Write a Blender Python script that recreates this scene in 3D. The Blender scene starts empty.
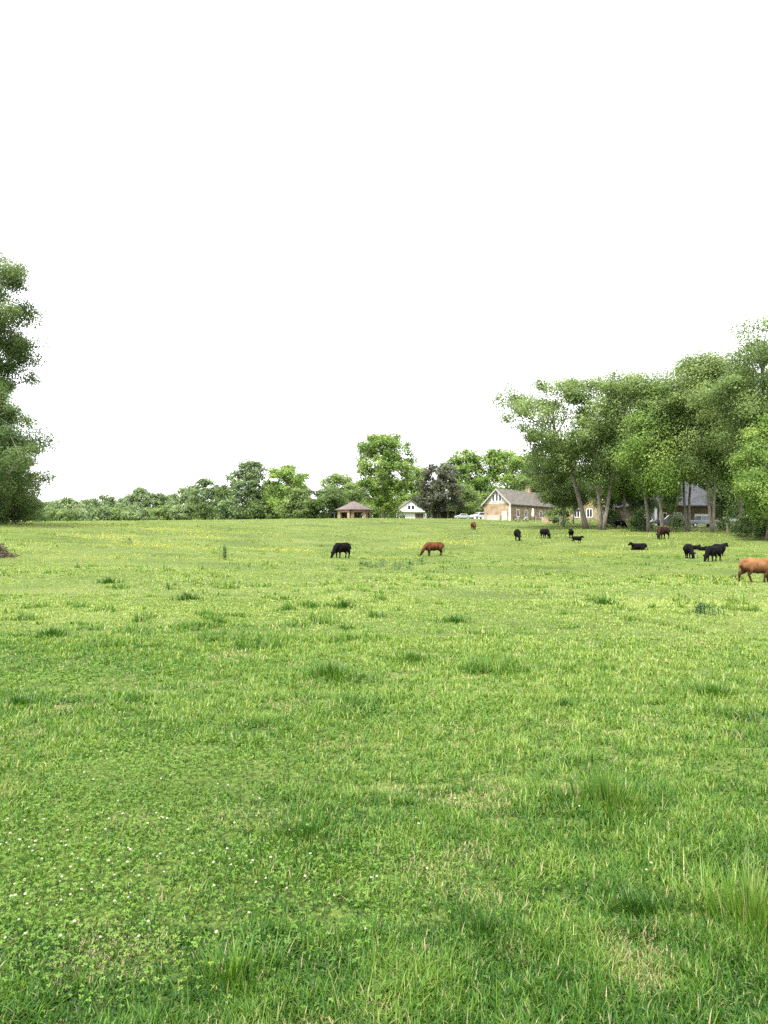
import bpy, math, random
import numpy as np
from mathutils import Vector, Matrix

# ------------------------------------------------------------------ camera, sky, sun, exposure
SC = bpy.context.scene
COL = SC.collection
F = 740.0            # focal length in pixels at 1024 px height
EYE = 1.65
PITCH = math.atan(26.0 / F)
cd = bpy.data.cameras.new("camera")
cam = bpy.data.objects.new("camera", cd)
COL.objects.link(cam)
cd.sensor_fit = 'VERTICAL'
cd.sensor_height = 36.0
cd.lens = 36.0 * F / 1024.0
cd.clip_start = 0.05
cd.clip_end = 8000.0
cam.location = (0, 0, EYE)
cam.rotation_euler = (math.pi / 2 + PITCH, 0, 0)
SC.camera = cam

SUN_EL, SUN_AZ = math.radians(60), math.radians(-152)     # azimuth from +Y towards +X
w = bpy.data.worlds.new("World")
SC.world = w
w.use_nodes = True
nt = w.node_tree
nt.nodes.clear()
sky = nt.nodes.new("ShaderNodeTexSky")
sky.sky_type = 'NISHITA'
sky.sun_disc = False
sky.sun_elevation = SUN_EL
sky.sun_rotation = SUN_AZ
sky.dust_density = 3.0
mix = nt.nodes.new("ShaderNodeMix")
mix.data_type = 'RGBA'
mix.inputs[0].default_value = 0.9
tc = nt.nodes.new("ShaderNodeTexCoord")
cn = nt.nodes.new("ShaderNodeTexNoise")
cn.inputs['Scale'].default_value = 1.6
cn.inputs['Detail'].default_value = 4
cr = nt.nodes.new("ShaderNodeValToRGB")
cr.color_ramp.elements[0].position = 0.3
cr.color_ramp.elements[1].position = 0.7
cr.color_ramp.elements[0].color = (10.0, 10.2, 10.5, 1)
cr.color_ramp.elements[1].color = (11.8, 11.8, 11.8, 1)
nt.links.new(tc.outputs['Generated'], cn.inputs['Vector'])
nt.links.new(cn.outputs['Fac'], cr.inputs['Fac'])
bg = nt.nodes.new("ShaderNodeBackground")
bg.inputs['Strength'].default_value = 0.085
wo = nt.nodes.new("ShaderNodeOutputWorld")
nt.links.new(sky.outputs[0], mix.inputs[6])
nt.links.new(cr.outputs[0], mix.inputs[7])
nt.links.new(mix.outputs[2], bg.inputs['Color'])
nt.links.new(bg.outputs[0], wo.inputs['Surface'])

sd = bpy.data.lights.new("sun", 'SUN')
sd.energy = 3.0
sd.angle = math.radians(5)
sd.color = (1.0, 0.95, 0.86)
sun = bpy.data.objects.new("sun", sd)
COL.objects.link(sun)
sdir = Vector((math.sin(SUN_AZ) * math.cos(SUN_EL), math.cos(SUN_AZ) * math.cos(SUN_EL), math.sin(SUN_EL)))
sun.rotation_euler = sdir.to_track_quat('Z', 'Y').to_euler()
sun.location = (0, 0, 60)

SC.view_settings.view_transform = 'Standard'
SC.view_settings.look = 'None'
SC.view_settings.gamma = 1.0
SC.view_settings.exposure = 1.82
SC.render.engine = 'CYCLES'
SC.cycles.max_bounces = 5
SC.cycles.diffuse_bounces = 3
SC.cycles.glossy_bounces = 2
SC.cycles.transmission_bounces = 3
SC.cycles.transparent_max_bounces = 4
SC.cycles.use_denoising = False
SC.cycles.sample_clamp_indirect = 4.0

RNG = np.random.default_rng(7)
random.seed(7)

# ------------------------------------------------------------------ noise and terrain functions
def _hash(ix, iy, seed):
    n = (ix * 374761393 + iy * 668265263 + seed * 974634321) & 0xFFFFFFFF
    n = ((n ^ (n >> 13)) * 1274126177) & 0xFFFFFFFF
    n = n ^ (n >> 16)
    return (n & 0xFFFFFF) / float(0xFFFFFF)

def vnoise(x, y, seed=0):
    x = np.asarray(x, float); y = np.asarray(y, float)
    ix = np.floor(x).astype(np.int64); iy = np.floor(y).astype(np.int64)
    fx = x - ix; fy = y - iy
    fx = fx * fx * (3 - 2 * fx); fy = fy * fy * (3 - 2 * fy)
    a = _hash(ix, iy, seed); b = _hash(ix + 1, iy, seed)
    c = _hash(ix, iy + 1, seed); d = _hash(ix + 1, iy + 1, seed)
    return (a * (1 - fx) + b * fx) * (1 - fy) + (c * (1 - fx) + d * fx) * fy

def fbm(x, y, seed=0, octv=3):
    s = 0; a = 1; t = 0
    for o in range(octv):
        s = s + a * vnoise(x * 2 ** o, y * 2 ** o, seed + o * 17); t += a; a *= 0.5
    return s / t

def _table(pts):
    xs = np.arange(0, 3001.0)
    ys = np.interp(xs, [p[0] for p in pts], [p[1] for p in pts])
    k = np.hanning(17); k /= k.sum()
    pad = np.concatenate([np.full(8, ys[0]), ys, np.full(8, ys[-1])])
    return np.convolve(pad, k, mode='valid')

T_L = _table([(0, 0), (20, 0.0), (40, 0.3), (60, 1.35), (85, 3.15), (110, 4.05), (150, 5.0), (200, 6.0), (240, 6.3), (320, 6.0), (3000, -20)])
T_C = _table([(0, 0), (20, -0.08), (37, -0.4), (68, -0.12), (80, 0.55), (100, 1.8), (120, 3.1), (150, 5.1), (180, 6.4), (200, 6.9), (250, 6.6), (320, 6.0), (3000, -20)])
T_R = _table([(0, 0), (20, -0.1), (37, -0.52), (60, 0.2), (80, 1.55), (90, 2.25), (110, 3.3), (130, 4.0), (160, 5.0), (200, 6.3), (250, 6.3), (320, 6.0), (3000, -20)])

def ground(X, Y):
    X = np.asarray(X, float); Y = np.asarray(Y, float)
    Yc = np.clip(Y, 0, 2999.0)
    u = np.clip(X / np.maximum(Yc, 3.0) * F / 384.0, -1.15, 1.15)
    i = Yc.astype(int); f = Yc - i
    def look(T):
        return T[i] * (1 - f) + T[np.minimum(i + 1, 3000)] * f
    l, c, r = look(T_L), look(T_C), look(T_R)
    a = np.abs(u); a = np.where(a < 1, a * a * (3 - 2 * a) * 0.5 + a * 0.5, 1.0)
    z = c * (1 - a) + np.where(u < 0, l, r) * a
    z = z + (fbm(X / 4.5 + 31, Y / 4.5 + 11, 3, 2) - 0.5) * 0.12 * np.clip(Y / 10.0, 0.3, 1)
    z = z + (vnoise(X / 19.0 + 5, Y / 14.0 + 3, 9) - 0.5) * 0.22 * np.clip(Y / 30.0, 0.0, 1)
    return z

def gz(x, y):
    return float(ground(x, y))

def ray(px, py):
    a = (px - 384.0) / F; b = (512.0 - py) / F
    cp, sp = math.cos(PITCH), math.sin(PITCH)
    return a, cp - b * sp, sp + b * cp

def at(px, py):
    """point of the terrain seen at pixel px, py"""
    a, dy, dz = ray(px, py)
    t = np.linspace(1, 400, 8000)
    g = ground(a * t, dy * t)
    z = EYE + dz * t
    k = np.nonzero(z <= g)[0]
    t0 = t[k[0]] if len(k) else 190.0
    return Vector((a * t0, dy * t0, gz(a * t0, dy * t0)))

def atd(px, d):
    a, dy, dz = ray(px, 530)
    x = a * d / dy
    return Vector((x, d, gz(x, d)))

def z_at(py, d):
    a, dy, dz = ray(384, py)
    return EYE + dz / dy * d

# ------------------------------------------------------------------ tagging and mesh helpers
def tag(o, label, cat, group=None, kind=None):
    o['label'] = label
    if cat: o['category'] = cat
    if group: o['group'] = group
    o['kind'] = kind or 'thing'
    return o

def empty(name, loc, rz=0.0, scale=1.0):
    o = bpy.data.objects.new(name, None)
    COL.objects.link(o)
    o.location = loc; o.rotation_euler = (0, 0, rz); o.scale = (scale,) * 3
    o.empty_display_size = 0.2
    return o

def copy_thing(root):
    r = root.copy(); COL.objects.link(r)
    for ch in list(root.children):
        c = ch.copy(); COL.objects.link(c); c.parent = r
        for g in list(ch.children):
            d = g.copy(); COL.objects.link(d); d.parent = c
    return r

def link(name, me, mat=None, parent=None):
    if mat: me.materials.append(mat)
    o = bpy.data.objects.new(name, me)
    COL.objects.link(o)
    if parent: o.parent = parent
    return o

class MB:
    def __init__(self): self.v = []; self.f = []
    def add(self, vs, fs):
        n = len(self.v); self.v += [tuple(v) for v in vs]; self.f += [tuple(i + n for i in f) for f in fs]
        return self
    def box(self, x0, x1, y0, y1, z0, z1):
        v = [(x0, y0, z0), (x1, y0, z0), (x1, y1, z0), (x0, y1, z0), (x0, y0, z1), (x1, y0, z1), (x1, y1, z1), (x0, y1, z1)]
        return self.add(v, [(3, 2, 1, 0), (4, 5, 6, 7), (0, 1, 5, 4), (1, 2, 6, 5), (2, 3, 7, 6), (3, 0, 4, 7)])
    def tube(self, pts, rads, n=6, cap=True):
        pts = [Vector(p) for p in pts]
        vs = []
        for i, p in enumerate(pts):
            d = (pts[min(i + 1, len(pts) - 1)] - pts[max(i - 1, 0)])
            d = d.normalized() if d.length > 1e-9 else Vector((0, 0, 1))
            a = Vector((1, 0, 0)) if abs(d.x) < 0.8 else Vector((0, 1, 0))
            e1 = d.cross(a).normalized(); e2 = d.cross(e1)
            for k in range(n):
                t = 2 * math.pi * k / n
                vs.append(p + (e1 * math.cos(t) + e2 * math.sin(t)) * rads[i])
        fs = []
        for i in range(len(pts) - 1):
            for k in range(n):
                fs.append((i * n + k, i * n + (k + 1) % n, (i + 1) * n + (k + 1) % n, (i + 1) * n + k))
        if cap:
            fs.append(tuple(range(n))[::-1]); fs.append(tuple(range((len(pts) - 1) * n, len(pts) * n)))
        return self.add(vs, fs)
    def prism(self, poly, h0, h1, axis='y'):
        """extrude a polygon given in (x,z) along y, (y,z) along x, or (x,y) along z"""
        n = len(poly)
        def P(p, h):
            return (p[0], h, p[1]) if axis == 'y' else (h, p[0], p[1]) if axis == 'x' else (p[0], p[1], h)
        vs = [P(p, h0) for p in poly] + [P(p, h1) for p in poly]
        fs = [tuple(range(n)), tuple(range(n, 2 * n))[::-1]] + [(i, i + n, (i + 1) % n + n, (i + 1) % n) for i in range(n)]
        return self.add(vs, fs)
    def ball(self, c, r, nu=8, nv=6, sx=1, sy=1, sz=1):
        vs = []
        for j in range(1, nv):
            ph = math.pi * j / nv
            for i in range(nu):
                th = 2 * math.pi * i / nu
                vs.append((c[0] + r * sx * math.sin(ph) * math.cos(th), c[1] + r * sy * math.sin(ph) * math.sin(th), c[2] + r * sz * math.cos(ph)))
        top = len(vs); vs.append((c[0], c[1], c[2] + r * sz)); vs.append((c[0], c[1], c[2] - r * sz))
        fs = []
        for j in range(nv - 2):
            for i in range(nu):
                fs.append((j * nu + i, (j + 1) * nu + i, (j + 1) * nu + (i + 1) % nu, j * nu + (i + 1) % nu))
        for i in range(nu):
            fs.append((top, i, (i + 1) % nu)); b = (nv - 2) * nu
            fs.append((top + 1, b + (i + 1) % nu, b + i))
        return self.add(vs, fs)
    def mesh(self, name, smooth=False):
        import bmesh
        me = bpy.data.meshes.new(name); me.from_pydata(self.v, [], self.f)
        bm = bmesh.new(); bm.from_mesh(me); bmesh.ops.recalc_face_normals(bm, faces=bm.faces); bm.to_mesh(me); bm.free()
        if smooth: me.polygons.foreach_set('use_smooth', [True] * len(me.polygons))
        return me
    def build(self, name, mat, parent=None, smooth=False, bevel=0):
        o = link(name, self.mesh(name, smooth), mat, parent)
        if bevel:
            m = o.modifiers.new('bevel', 'BEVEL'); m.width = bevel; m.segments = 2
        return o

def np_mesh(name, V, quads=None, tris=None, attrs=None, smooth=False):
    """fast mesh from numpy arrays"""
    me = bpy.data.meshes.new(name)
    V = np.ascontiguousarray(V, np.float32)
    me.vertices.add(len(V)); me.vertices.foreach_set('co', V.ravel())
    parts = []; sizes = []
    if quads is not None and len(quads): parts.append(np.asarray(quads, np.int32).ravel()); sizes.append(np.full(len(quads), 4, np.int32))
    if tris is not None and len(tris): parts.append(np.asarray(tris, np.int32).ravel()); sizes.append(np.full(len(tris), 3, np.int32))
    L = np.concatenate(parts); S = np.concatenate(sizes)
    me.loops.add(len(L)); me.loops.foreach_set('vertex_index', L)
    me.polygons.add(len(S))
    st = np.concatenate([[0], np.cumsum(S)[:-1]]).astype(np.int32)
    me.polygons.foreach_set('loop_start', st)
    if smooth: me.polygons.foreach_set('use_smooth', np.ones(len(S), bool))
    me.update(calc_edges=True)
    for k, a in (attrs or {}).items():
        at_ = me.attributes.new(k, 'FLOAT', 'POINT'); at_.data.foreach_set('value', np.ascontiguousarray(a, np.float32))
    return me

# ------------------------------------------------------------------ materials
def newmat(name):
    m = bpy.data.materials.new(name); m.use_nodes = True
    nt = m.node_tree; b = nt.nodes['Principled BSDF']
    return m, nt, b

def noise_mat(name, c0, c1, scale=4.0, rough=0.8, detail=4, bump=0.0, lo=0.35, hi=0.65, spec=0.3, metallic=0.0, coords='Object', stretch=None):
    m, nt, b = newmat(name)
    tc = nt.nodes.new('ShaderNodeTexCoord'); n = nt.nodes.new('ShaderNodeTexNoise'); r = nt.nodes.new('ShaderNodeValToRGB')
    n.inputs['Scale'].default_value = scale; n.inputs['Detail'].default_value = detail
    src = tc.outputs[coords]
    if stretch:
        mp = nt.nodes.new('ShaderNodeMapping'); mp.inputs['Scale'].default_value = stretch
        nt.links.new(src, mp.inputs['Vector']); src = mp.outputs[0]
    nt.links.new(src, n.inputs['Vector']); nt.links.new(n.outputs['Fac'], r.inputs['Fac'])
    r.color_ramp.elements[0].position = lo; r.color_ramp.elements[1].position = hi
    r.color_ramp.elements[0].color = (*c0, 1); r.color_ramp.elements[1].color = (*c1, 1)
    nt.links.new(r.outputs[0], b.inputs['Base Color'])
    b.inputs['Roughness'].default_value = rough; b.inputs['Specular IOR Level'].default_value = spec; b.inputs['Metallic'].default_value = metallic
    if bump:
        bp = nt.nodes.new('ShaderNodeBump'); bp.inputs['Strength'].default_value = bump
        nt.links.new(n.outputs['Fac'], bp.inputs['Height']); nt.links.new(bp.outputs[0], b.inputs['Normal'])
    return m

def leaf_mat(name, stops, trans=0.35, gloss=0.25, rough=0.5, dry=None):
    """two sided plant material; colour picked by the per leaf attribute 'tint', dead leaves by 'dry'"""
    m, nt, b = newmat(name)
    a = nt.nodes.new('ShaderNodeAttribute'); a.attribute_name = 'tint'
    r = nt.nodes.new('ShaderNodeValToRGB')
    els = r.color_ramp.elements
    while len(els) < len(stops): els.new(0.5)
    for e, (p, c) in zip(els, stops): e.position = p; e.color = (*c, 1)
    nt.links.new(a.outputs['Fac'], r.inputs['Fac'])
    src = r.outputs[0]
    if dry:
        a2 = nt.nodes.new('ShaderNodeAttribute'); a2.attribute_name = 'dry'
        mx = nt.nodes.new('ShaderNodeMix'); mx.data_type = 'RGBA'
        nt.links.new(a2.outputs['Fac'], mx.inputs[0]); nt.links.new(src, mx.inputs[6]); mx.inputs[7].default_value = (*dry, 1)
        src = mx.outputs[2]
    nt.links.new(src, b.inputs['Base Color'])
    b.inputs['Roughness'].default_value = rough; b.inputs['Specular IOR Level'].default_value = gloss
    t = nt.nodes.new('ShaderNodeBsdfTranslucent'); nt.links.new(src, t.inputs['Color'])
    hs = nt.nodes.new('ShaderNodeHueSaturation'); hs.inputs['Hue'].default_value = 0.492; hs.inputs['Saturation'].default_value = 1.1; hs.inputs['Value'].default_value = 1.25
    nt.links.new(src, hs.inputs['Color']); nt.links.new(hs.outputs[0], t.inputs['Color'])
    mx2 = nt.nodes.new('ShaderNodeMixShader'); mx2.inputs[0].default_value = trans
    nt.links.new(b.outputs[0], mx2.inputs[1]); nt.links.new(t.outputs[0], mx2.inputs[2])
    nt.links.new(mx2.outputs[0], nt.nodes['Material Output'].inputs['Surface'])
    return m

def brick_mat(name, c1, c2, mortar):
    m, nt, b = newmat(name)
    tc = nt.nodes.new('ShaderNodeTexCoord'); br = nt.nodes.new('ShaderNodeTexBrick'); mp = nt.nodes.new('ShaderNodeMapping')
    # walls stand on x or y: lay the courses along x + y, height on z
    sep = nt.nodes.new('ShaderNodeSeparateXYZ'); ad = nt.nodes.new('ShaderNodeMath'); cb = nt.nodes.new('ShaderNodeCombineXYZ')
    nt.links.new(tc.outputs['Object'], sep.inputs[0]); nt.links.new(sep.outputs[0], ad.inputs[0]); nt.links.new(sep.outputs[1], ad.inputs[1])
    nt.links.new(ad.outputs[0], cb.inputs[0]); nt.links.new(sep.outputs[2], cb.inputs[1])
    nt.links.new(cb.outputs[0], br.inputs['Vector'])
    br.inputs['Scale'].default_value = 2.2; br.inputs['Color1'].default_value = (*c1, 1); br.inputs['Color2'].default_value = (*c2, 1); br.inputs['Mortar'].default_value = (*mortar, 1)
    n = nt.nodes.new('ShaderNodeTexNoise'); n.inputs['Scale'].default_value = 0.9; n.inputs['Detail'].default_value = 5
    nt.links.new(tc.outputs['Object'], n.inputs['Vector'])
    mx = nt.nodes.new('ShaderNodeMix'); mx.data_type = 'RGBA'; mx.blend_type = 'MULTIPLY'; mx.inputs[0].default_value = 0.5
    nt.links.new(br.outputs['Color'], mx.inputs[6]); nt.links.new(n.outputs['Color'], mx.inputs[7])
    r = nt.nodes.new('ShaderNodeValToRGB'); r.color_ramp.elements[0].color = (0.55, 0.5, 0.45, 1); r.color_ramp.elements[1].color = (1, 1, 1, 1)
    r.color_ramp.elements[0].position = .3; r.color_ramp.elements[1].position = .6
    nt.links.new(n.outputs['Fac'], r.inputs['Fac']); nt.links.new(r.outputs[0], mx.inputs[7]); mx.inputs[0].default_value = 1.0
    nt.links.new(mx.outputs[2], b.inputs['Base Color']); b.inputs['Roughness'].default_value = 0.9; b.inputs['Specular IOR Level'].default_value = 0.2
    return m

M = {}
G3 = lambda a, b, c: [(0.0, a), (0.5, b), (1.0, c)]
M['grass'] = leaf_mat('grass_blade', [(0.0, (0.014, 0.05, 0.008)), (0.3, (0.04, 0.115, 0.012)), (0.6, (0.098, 0.18, 0.024)), (0.8, (0.168, 0.247, 0.046)), (1.0, (0.25, 0.312, 0.088))], trans=0.38, gloss=0.22, rough=0.42, dry=(0.36, 0.30, 0.17))
M['clover'] = leaf_mat('clover_leaf', G3((0.045, 0.11, 0.012), (0.085, 0.17, 0.02), (0.15, 0.24, 0.035)), trans=0.3, gloss=0.2, rough=0.5)
M['weed'] = leaf_mat('weed_leaf', G3((0.025, 0.065, 0.02), (0.04, 0.09, 0.03), (0.075, 0.14, 0.04)), trans=0.3)
M['buttercup'] = leaf_mat('buttercup_petal', G3((0.75, 0.55, 0.02), (0.8, 0.65, 0.03), (0.8, 0.72, 0.08)), trans=0.3)
M['leaf_mid'] = leaf_mat('leaf_mid_green', G3((0.07, 0.115, 0.032), (0.125, 0.188, 0.058), (0.215, 0.285, 0.095)), gloss=.15)
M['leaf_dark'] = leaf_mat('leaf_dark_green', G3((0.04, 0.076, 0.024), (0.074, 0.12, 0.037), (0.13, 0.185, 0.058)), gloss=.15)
M['leaf_bright'] = leaf_mat('leaf_bright_green', G3((0.075, 0.14, 0.028), (0.14, 0.225, 0.048), (0.23, 0.32, 0.08)), gloss=.15)
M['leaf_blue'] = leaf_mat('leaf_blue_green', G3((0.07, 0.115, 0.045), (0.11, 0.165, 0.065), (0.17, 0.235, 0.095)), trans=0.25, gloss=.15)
M['leaf_hazy'] = leaf_mat('leaf_hazy_far', G3((0.1, 0.15, 0.062), (0.145, 0.205, 0.085), (0.21, 0.275, 0.12)), trans=0.3, gloss=.15)  # distance haze mixed into the leaf colour of the far line
M['leaf_purple'] = leaf_mat('leaf_purple', G3((0.036, 0.046, 0.026), (0.062, 0.07, 0.04), (0.105, 0.11, 0.062)), trans=0.2)
M['flower_white'] = noise_mat('white_petal', (0.2, 0.21, 0.13), (0.3, 0.3, 0.22), 60)
M['bark'] = noise_mat('bark', (0.07, 0.06, 0.045), (0.19, 0.17, 0.135), 3.0, 0.95, 5, 0.5, stretch=(3, 3, 0.5))
M['bark_pale'] = noise_mat('bark_pale', (0.09, 0.08, 0.065), (0.22, 0.2, 0.165), 3.0, 0.95, 5, 0.5, stretch=(3, 3, 0.5))
M['twig'] = noise_mat('dead_twig', (0.025, 0.02, 0.014), (0.07, 0.053, 0.036), 8)
M['brick'] = brick_mat('orange_brick', (0.25, 0.175, 0.105), (0.31, 0.235, 0.15), (0.31, 0.275, 0.22))
M['brick_yellow'] = brick_mat('yellow_brick', (0.24, 0.18, 0.095), (0.29, 0.23, 0.13), (0.28, 0.25, 0.19))
M['brick_brown'] = brick_mat('brown_brick', (0.16, 0.1, 0.07), (0.2, 0.14, 0.1), (0.22, 0.19, 0.16))
M['roof'] = noise_mat('roof_shingle', (0.055, 0.052, 0.045), (0.11, 0.10, 0.085), 1.4, 0.9, 8)
M['roof_blue'] = noise_mat('roof_slate', (0.025, 0.027, 0.033), (0.05, 0.054, 0.063), 1.4, 0.85, 8)
M['roof_purple'] = noise_mat('roof_pavilion', (0.075, 0.06, 0.062), (0.12, 0.095, 0.095), 1.4, 0.85, 8)
M['white'] = noise_mat('white_paint', (0.72, 0.72, 0.7), (0.82, 0.82, 0.8), 2, 0.6)
M['siding'] = noise_mat('pale_green_siding', (0.3, 0.33, 0.26), (0.4, 0.42, 0.34), 2, 0.7)
M['greywood'] = noise_mat('weathered_wood', (0.22, 0.2, 0.18), (0.38, 0.36, 0.33), 3, 0.9, stretch=(4, 4, 0.5))
M['darkwood'] = noise_mat('dark_wood', (0.05, 0.042, 0.035), (0.12, 0.1, 0.08), 3, 0.9)
M['redwood'] = noise_mat('reddish_board', (0.26, 0.15, 0.11), (0.38, 0.24, 0.18), 3, 0.9)
M['glass'] = noise_mat('window_glass', (0.02, 0.024, 0.028), (0.035, 0.04, 0.045), 1, 0.08, spec=0.6)
M['rubber'] = noise_mat('tyre_rubber', (0.02, 0.02, 0.02), (0.03, 0.03, 0.03), 10, 0.9)
M['metal'] = noise_mat('wheel_metal', (0.45, 0.45, 0.46), (0.6, 0.6, 0.6), 6, 0.35, metallic=0.8)
M['lamp'] = noise_mat('lamp_glass', (0.7, 0.7, 0.7), (0.8, 0.8, 0.8), 6, 0.15)
M['wire'] = noise_mat('fence_wire', (0.25, 0.25, 0.25), (0.35, 0.35, 0.35), 6, 0.5, metallic=0.6)
def paint(name, c):
    return noise_mat(name, tuple(x * 0.92 for x in c), c, 3, 0.25, spec=0.6)
M['car_white'] = paint('car_white', (0.42, 0.44, 0.46))
M['car_silver'] = paint('car_silver', (0.27, 0.29, 0.31))
M['car_dark'] = paint('car_dark', (0.02, 0.022, 0.028))
M['car_teal'] = paint('car_teal', (0.1, 0.13, 0.13))

def coat_mat(name, back, side, leg_belly_shade):
    """coat colour follows the animal: darker lower legs and hooves, mottled flank, belly shade painted in by height"""
    m, nt, b = newmat(name)
    tc = nt.nodes.new('ShaderNodeTexCoord'); n = nt.nodes.new('ShaderNodeTexNoise'); n.inputs['Scale'].default_value = 3.2; n.inputs['Detail'].default_value = 6
    nt.links.new(tc.outputs['Object'], n.inputs['Vector'])
    r = nt.nodes.new('ShaderNodeValToRGB'); r.color_ramp.elements[0].position = .35; r.color_ramp.elements[1].position = .66
    r.color_ramp.elements[0].color = (*side, 1); r.color_ramp.elements[1].color = (*back, 1)
    nt.links.new(n.outputs['Fac'], r.inputs['Fac'])
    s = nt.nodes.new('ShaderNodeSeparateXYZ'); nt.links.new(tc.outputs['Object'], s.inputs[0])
    mr = nt.nodes.new('ShaderNodeMapRange'); mr.inputs[1].default_value = 0.9; mr.inputs[2].default_value = 0.3  # painted belly shade fades in from mid body down into the dark legs
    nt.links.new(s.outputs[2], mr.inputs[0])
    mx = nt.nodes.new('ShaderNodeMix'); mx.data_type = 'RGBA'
    nt.links.new(mr.outputs[0], mx.inputs[0]); nt.links.new(r.outputs[0], mx.inputs[6]); mx.inputs[7].default_value = (*leg_belly_shade, 1)
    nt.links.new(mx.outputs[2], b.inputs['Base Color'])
    n2 = nt.nodes.new('ShaderNodeTexNoise'); n2.inputs['Scale'].default_value = 45; n2.inputs['Detail'].default_value = 3
    nt.links.new(tc.outputs['Object'], n2.inputs['Vector'])
    bp = nt.nodes.new('ShaderNodeBump'); bp.inputs['Strength'].default_value = 0.35; bp.inputs['Distance'].default_value = 0.03
    nt.links.new(n2.outputs['Fac'], bp.inputs['Height']); nt.links.new(bp.outputs[0], b.inputs['Normal'])
    b.inputs['Roughness'].default_value = 0.8; b.inputs['Specular IOR Level'].default_value = 0.06
    return m
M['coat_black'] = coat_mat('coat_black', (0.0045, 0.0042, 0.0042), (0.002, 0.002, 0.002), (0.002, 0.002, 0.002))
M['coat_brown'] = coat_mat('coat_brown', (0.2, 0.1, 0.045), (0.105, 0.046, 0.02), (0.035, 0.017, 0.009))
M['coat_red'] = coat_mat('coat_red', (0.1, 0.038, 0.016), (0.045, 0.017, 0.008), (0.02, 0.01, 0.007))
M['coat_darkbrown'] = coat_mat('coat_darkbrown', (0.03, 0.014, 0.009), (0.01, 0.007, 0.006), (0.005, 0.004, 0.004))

# ground material: soil and thatch under the blades, tone drifting over the pasture
def ground_mat():
    m, nt, b = newmat('pasture_ground')
    tc = nt.nodes.new('ShaderNodeTexCoord')
    def noise(s, d=5):
        n = nt.nodes.new('ShaderNodeTexNoise'); n.inputs['Scale'].default_value = s; n.inputs['Detail'].default_value = d
        nt.links.new(tc.outputs['Object'], n.inputs['Vector']); return n
    def ramp(n, els):
        r = nt.nodes.new('ShaderNodeValToRGB'); e = r.color_ramp.elements
        while len(e) < len(els): e.new(0.5)
        for q, (p, c) in zip(e, els): q.position = p; q.color = (*c, 1)
        nt.links.new(n.outputs['Fac'], r.inputs['Fac']); return r
    r1 = ramp(noise(0.16, 8), [(0.3, (0.05, 0.075, 0.017)), (0.5, (0.085, 0.118, 0.026)), (0.7, (0.13, 0.155, 0.045))])
    r2 = ramp(noise(24.0, 9), [(0.36, (0.3, 0.36, 0.25)), (0.6, (1, 1, 1))])
    mx = nt.nodes.new('ShaderNodeMix'); mx.data_type = 'RGBA'; mx.blend_type = 'MULTIPLY'; mx.inputs[0].default_value = 1
    nt.links.new(r1.outputs[0], mx.inputs[6]); nt.links.new(r2.outputs[0], mx.inputs[7])
    nt.links.new(mx.outputs[2], b.inputs['Base Color'])
    b.inputs['Roughness'].default_value = 0.95; b.inputs['Specular IOR Level'].default_value = 0.1
    return m
M['ground'] = ground_mat()

# ------------------------------------------------------------------ terrain sheet
def build_terrain():
    def half(parts):
        a = [0.0]
        for end, step in parts:
            while a[-1] < end - 1e-6: a.append(a[-1] + step)
        while a[-1] < 4000: a.append(a[-1] * 1.35)
        return np.array(a)
    hx = half([(8, 0.3), (40, 1.0), (200, 4.0)])
    xs = np.concatenate([-hx[::-1][:-1], hx])
    hy = half([(12, 0.3), (60, 1.0), (260, 2.0)])
    ys = np.concatenate([[-4000, -1000, -300, -80, -30, -12, -6, -3, -1.5, -0.7], hy])
    X, Y = np.meshgrid(xs, ys)
    Z = ground(X, Y)
    V = np.stack([X, Y, Z], -1).reshape(-1, 3)
    nx, ny = len(xs), len(ys)
    i = np.arange(ny - 1)[:, None] * nx + np.arange(nx - 1)[None, :]
    q = np.stack([i, i + 1, i + nx + 1, i + nx], -1).reshape(-1, 4)
    o = link('ground', np_mesh('ground', V, quads=q, smooth=True), M['ground'])
    tag(o, 'rolling green pasture ground under the grass', None, kind='structure')
build_terrain()

# ------------------------------------------------------------------ trees
def leaf_cloud(C, clump, outward, a, b, rng, tintbase):
    """C: leaf centres, outward: preferred normals"""
    n = len(C)
    nrm = rng.normal(size=(n, 3)) * 0.5 + outward * 0.95 + np.array([0, 0, 0.3])
    nrm /= np.linalg.norm(nrm, axis=1, keepdims=True) + 1e-9
    t = rng.normal(size=(n, 3)); t -= nrm * (t * nrm).sum(1, keepdims=True); t /= np.linalg.norm(t, axis=1, keepdims=True) + 1e-9
    s = np.cross(nrm, t)
    k = rng.uniform(0.45, 1.5, (n, 1))
    A = t * a * k; B = s * b * k
    fold = nrm * (b * 0.35 * k)
    V = np.stack([C - A, C + B + fold - A * .1, C + A, C - B + fold - A * .1], 1).reshape(-1, 3)
    q = np.arange(4 * n).reshape(n, 4)
    tint = np.clip(tintbase + rng.normal(0, 0.09, n), 0, 1)
    return V, q, np.repeat(tint, 4)

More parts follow.
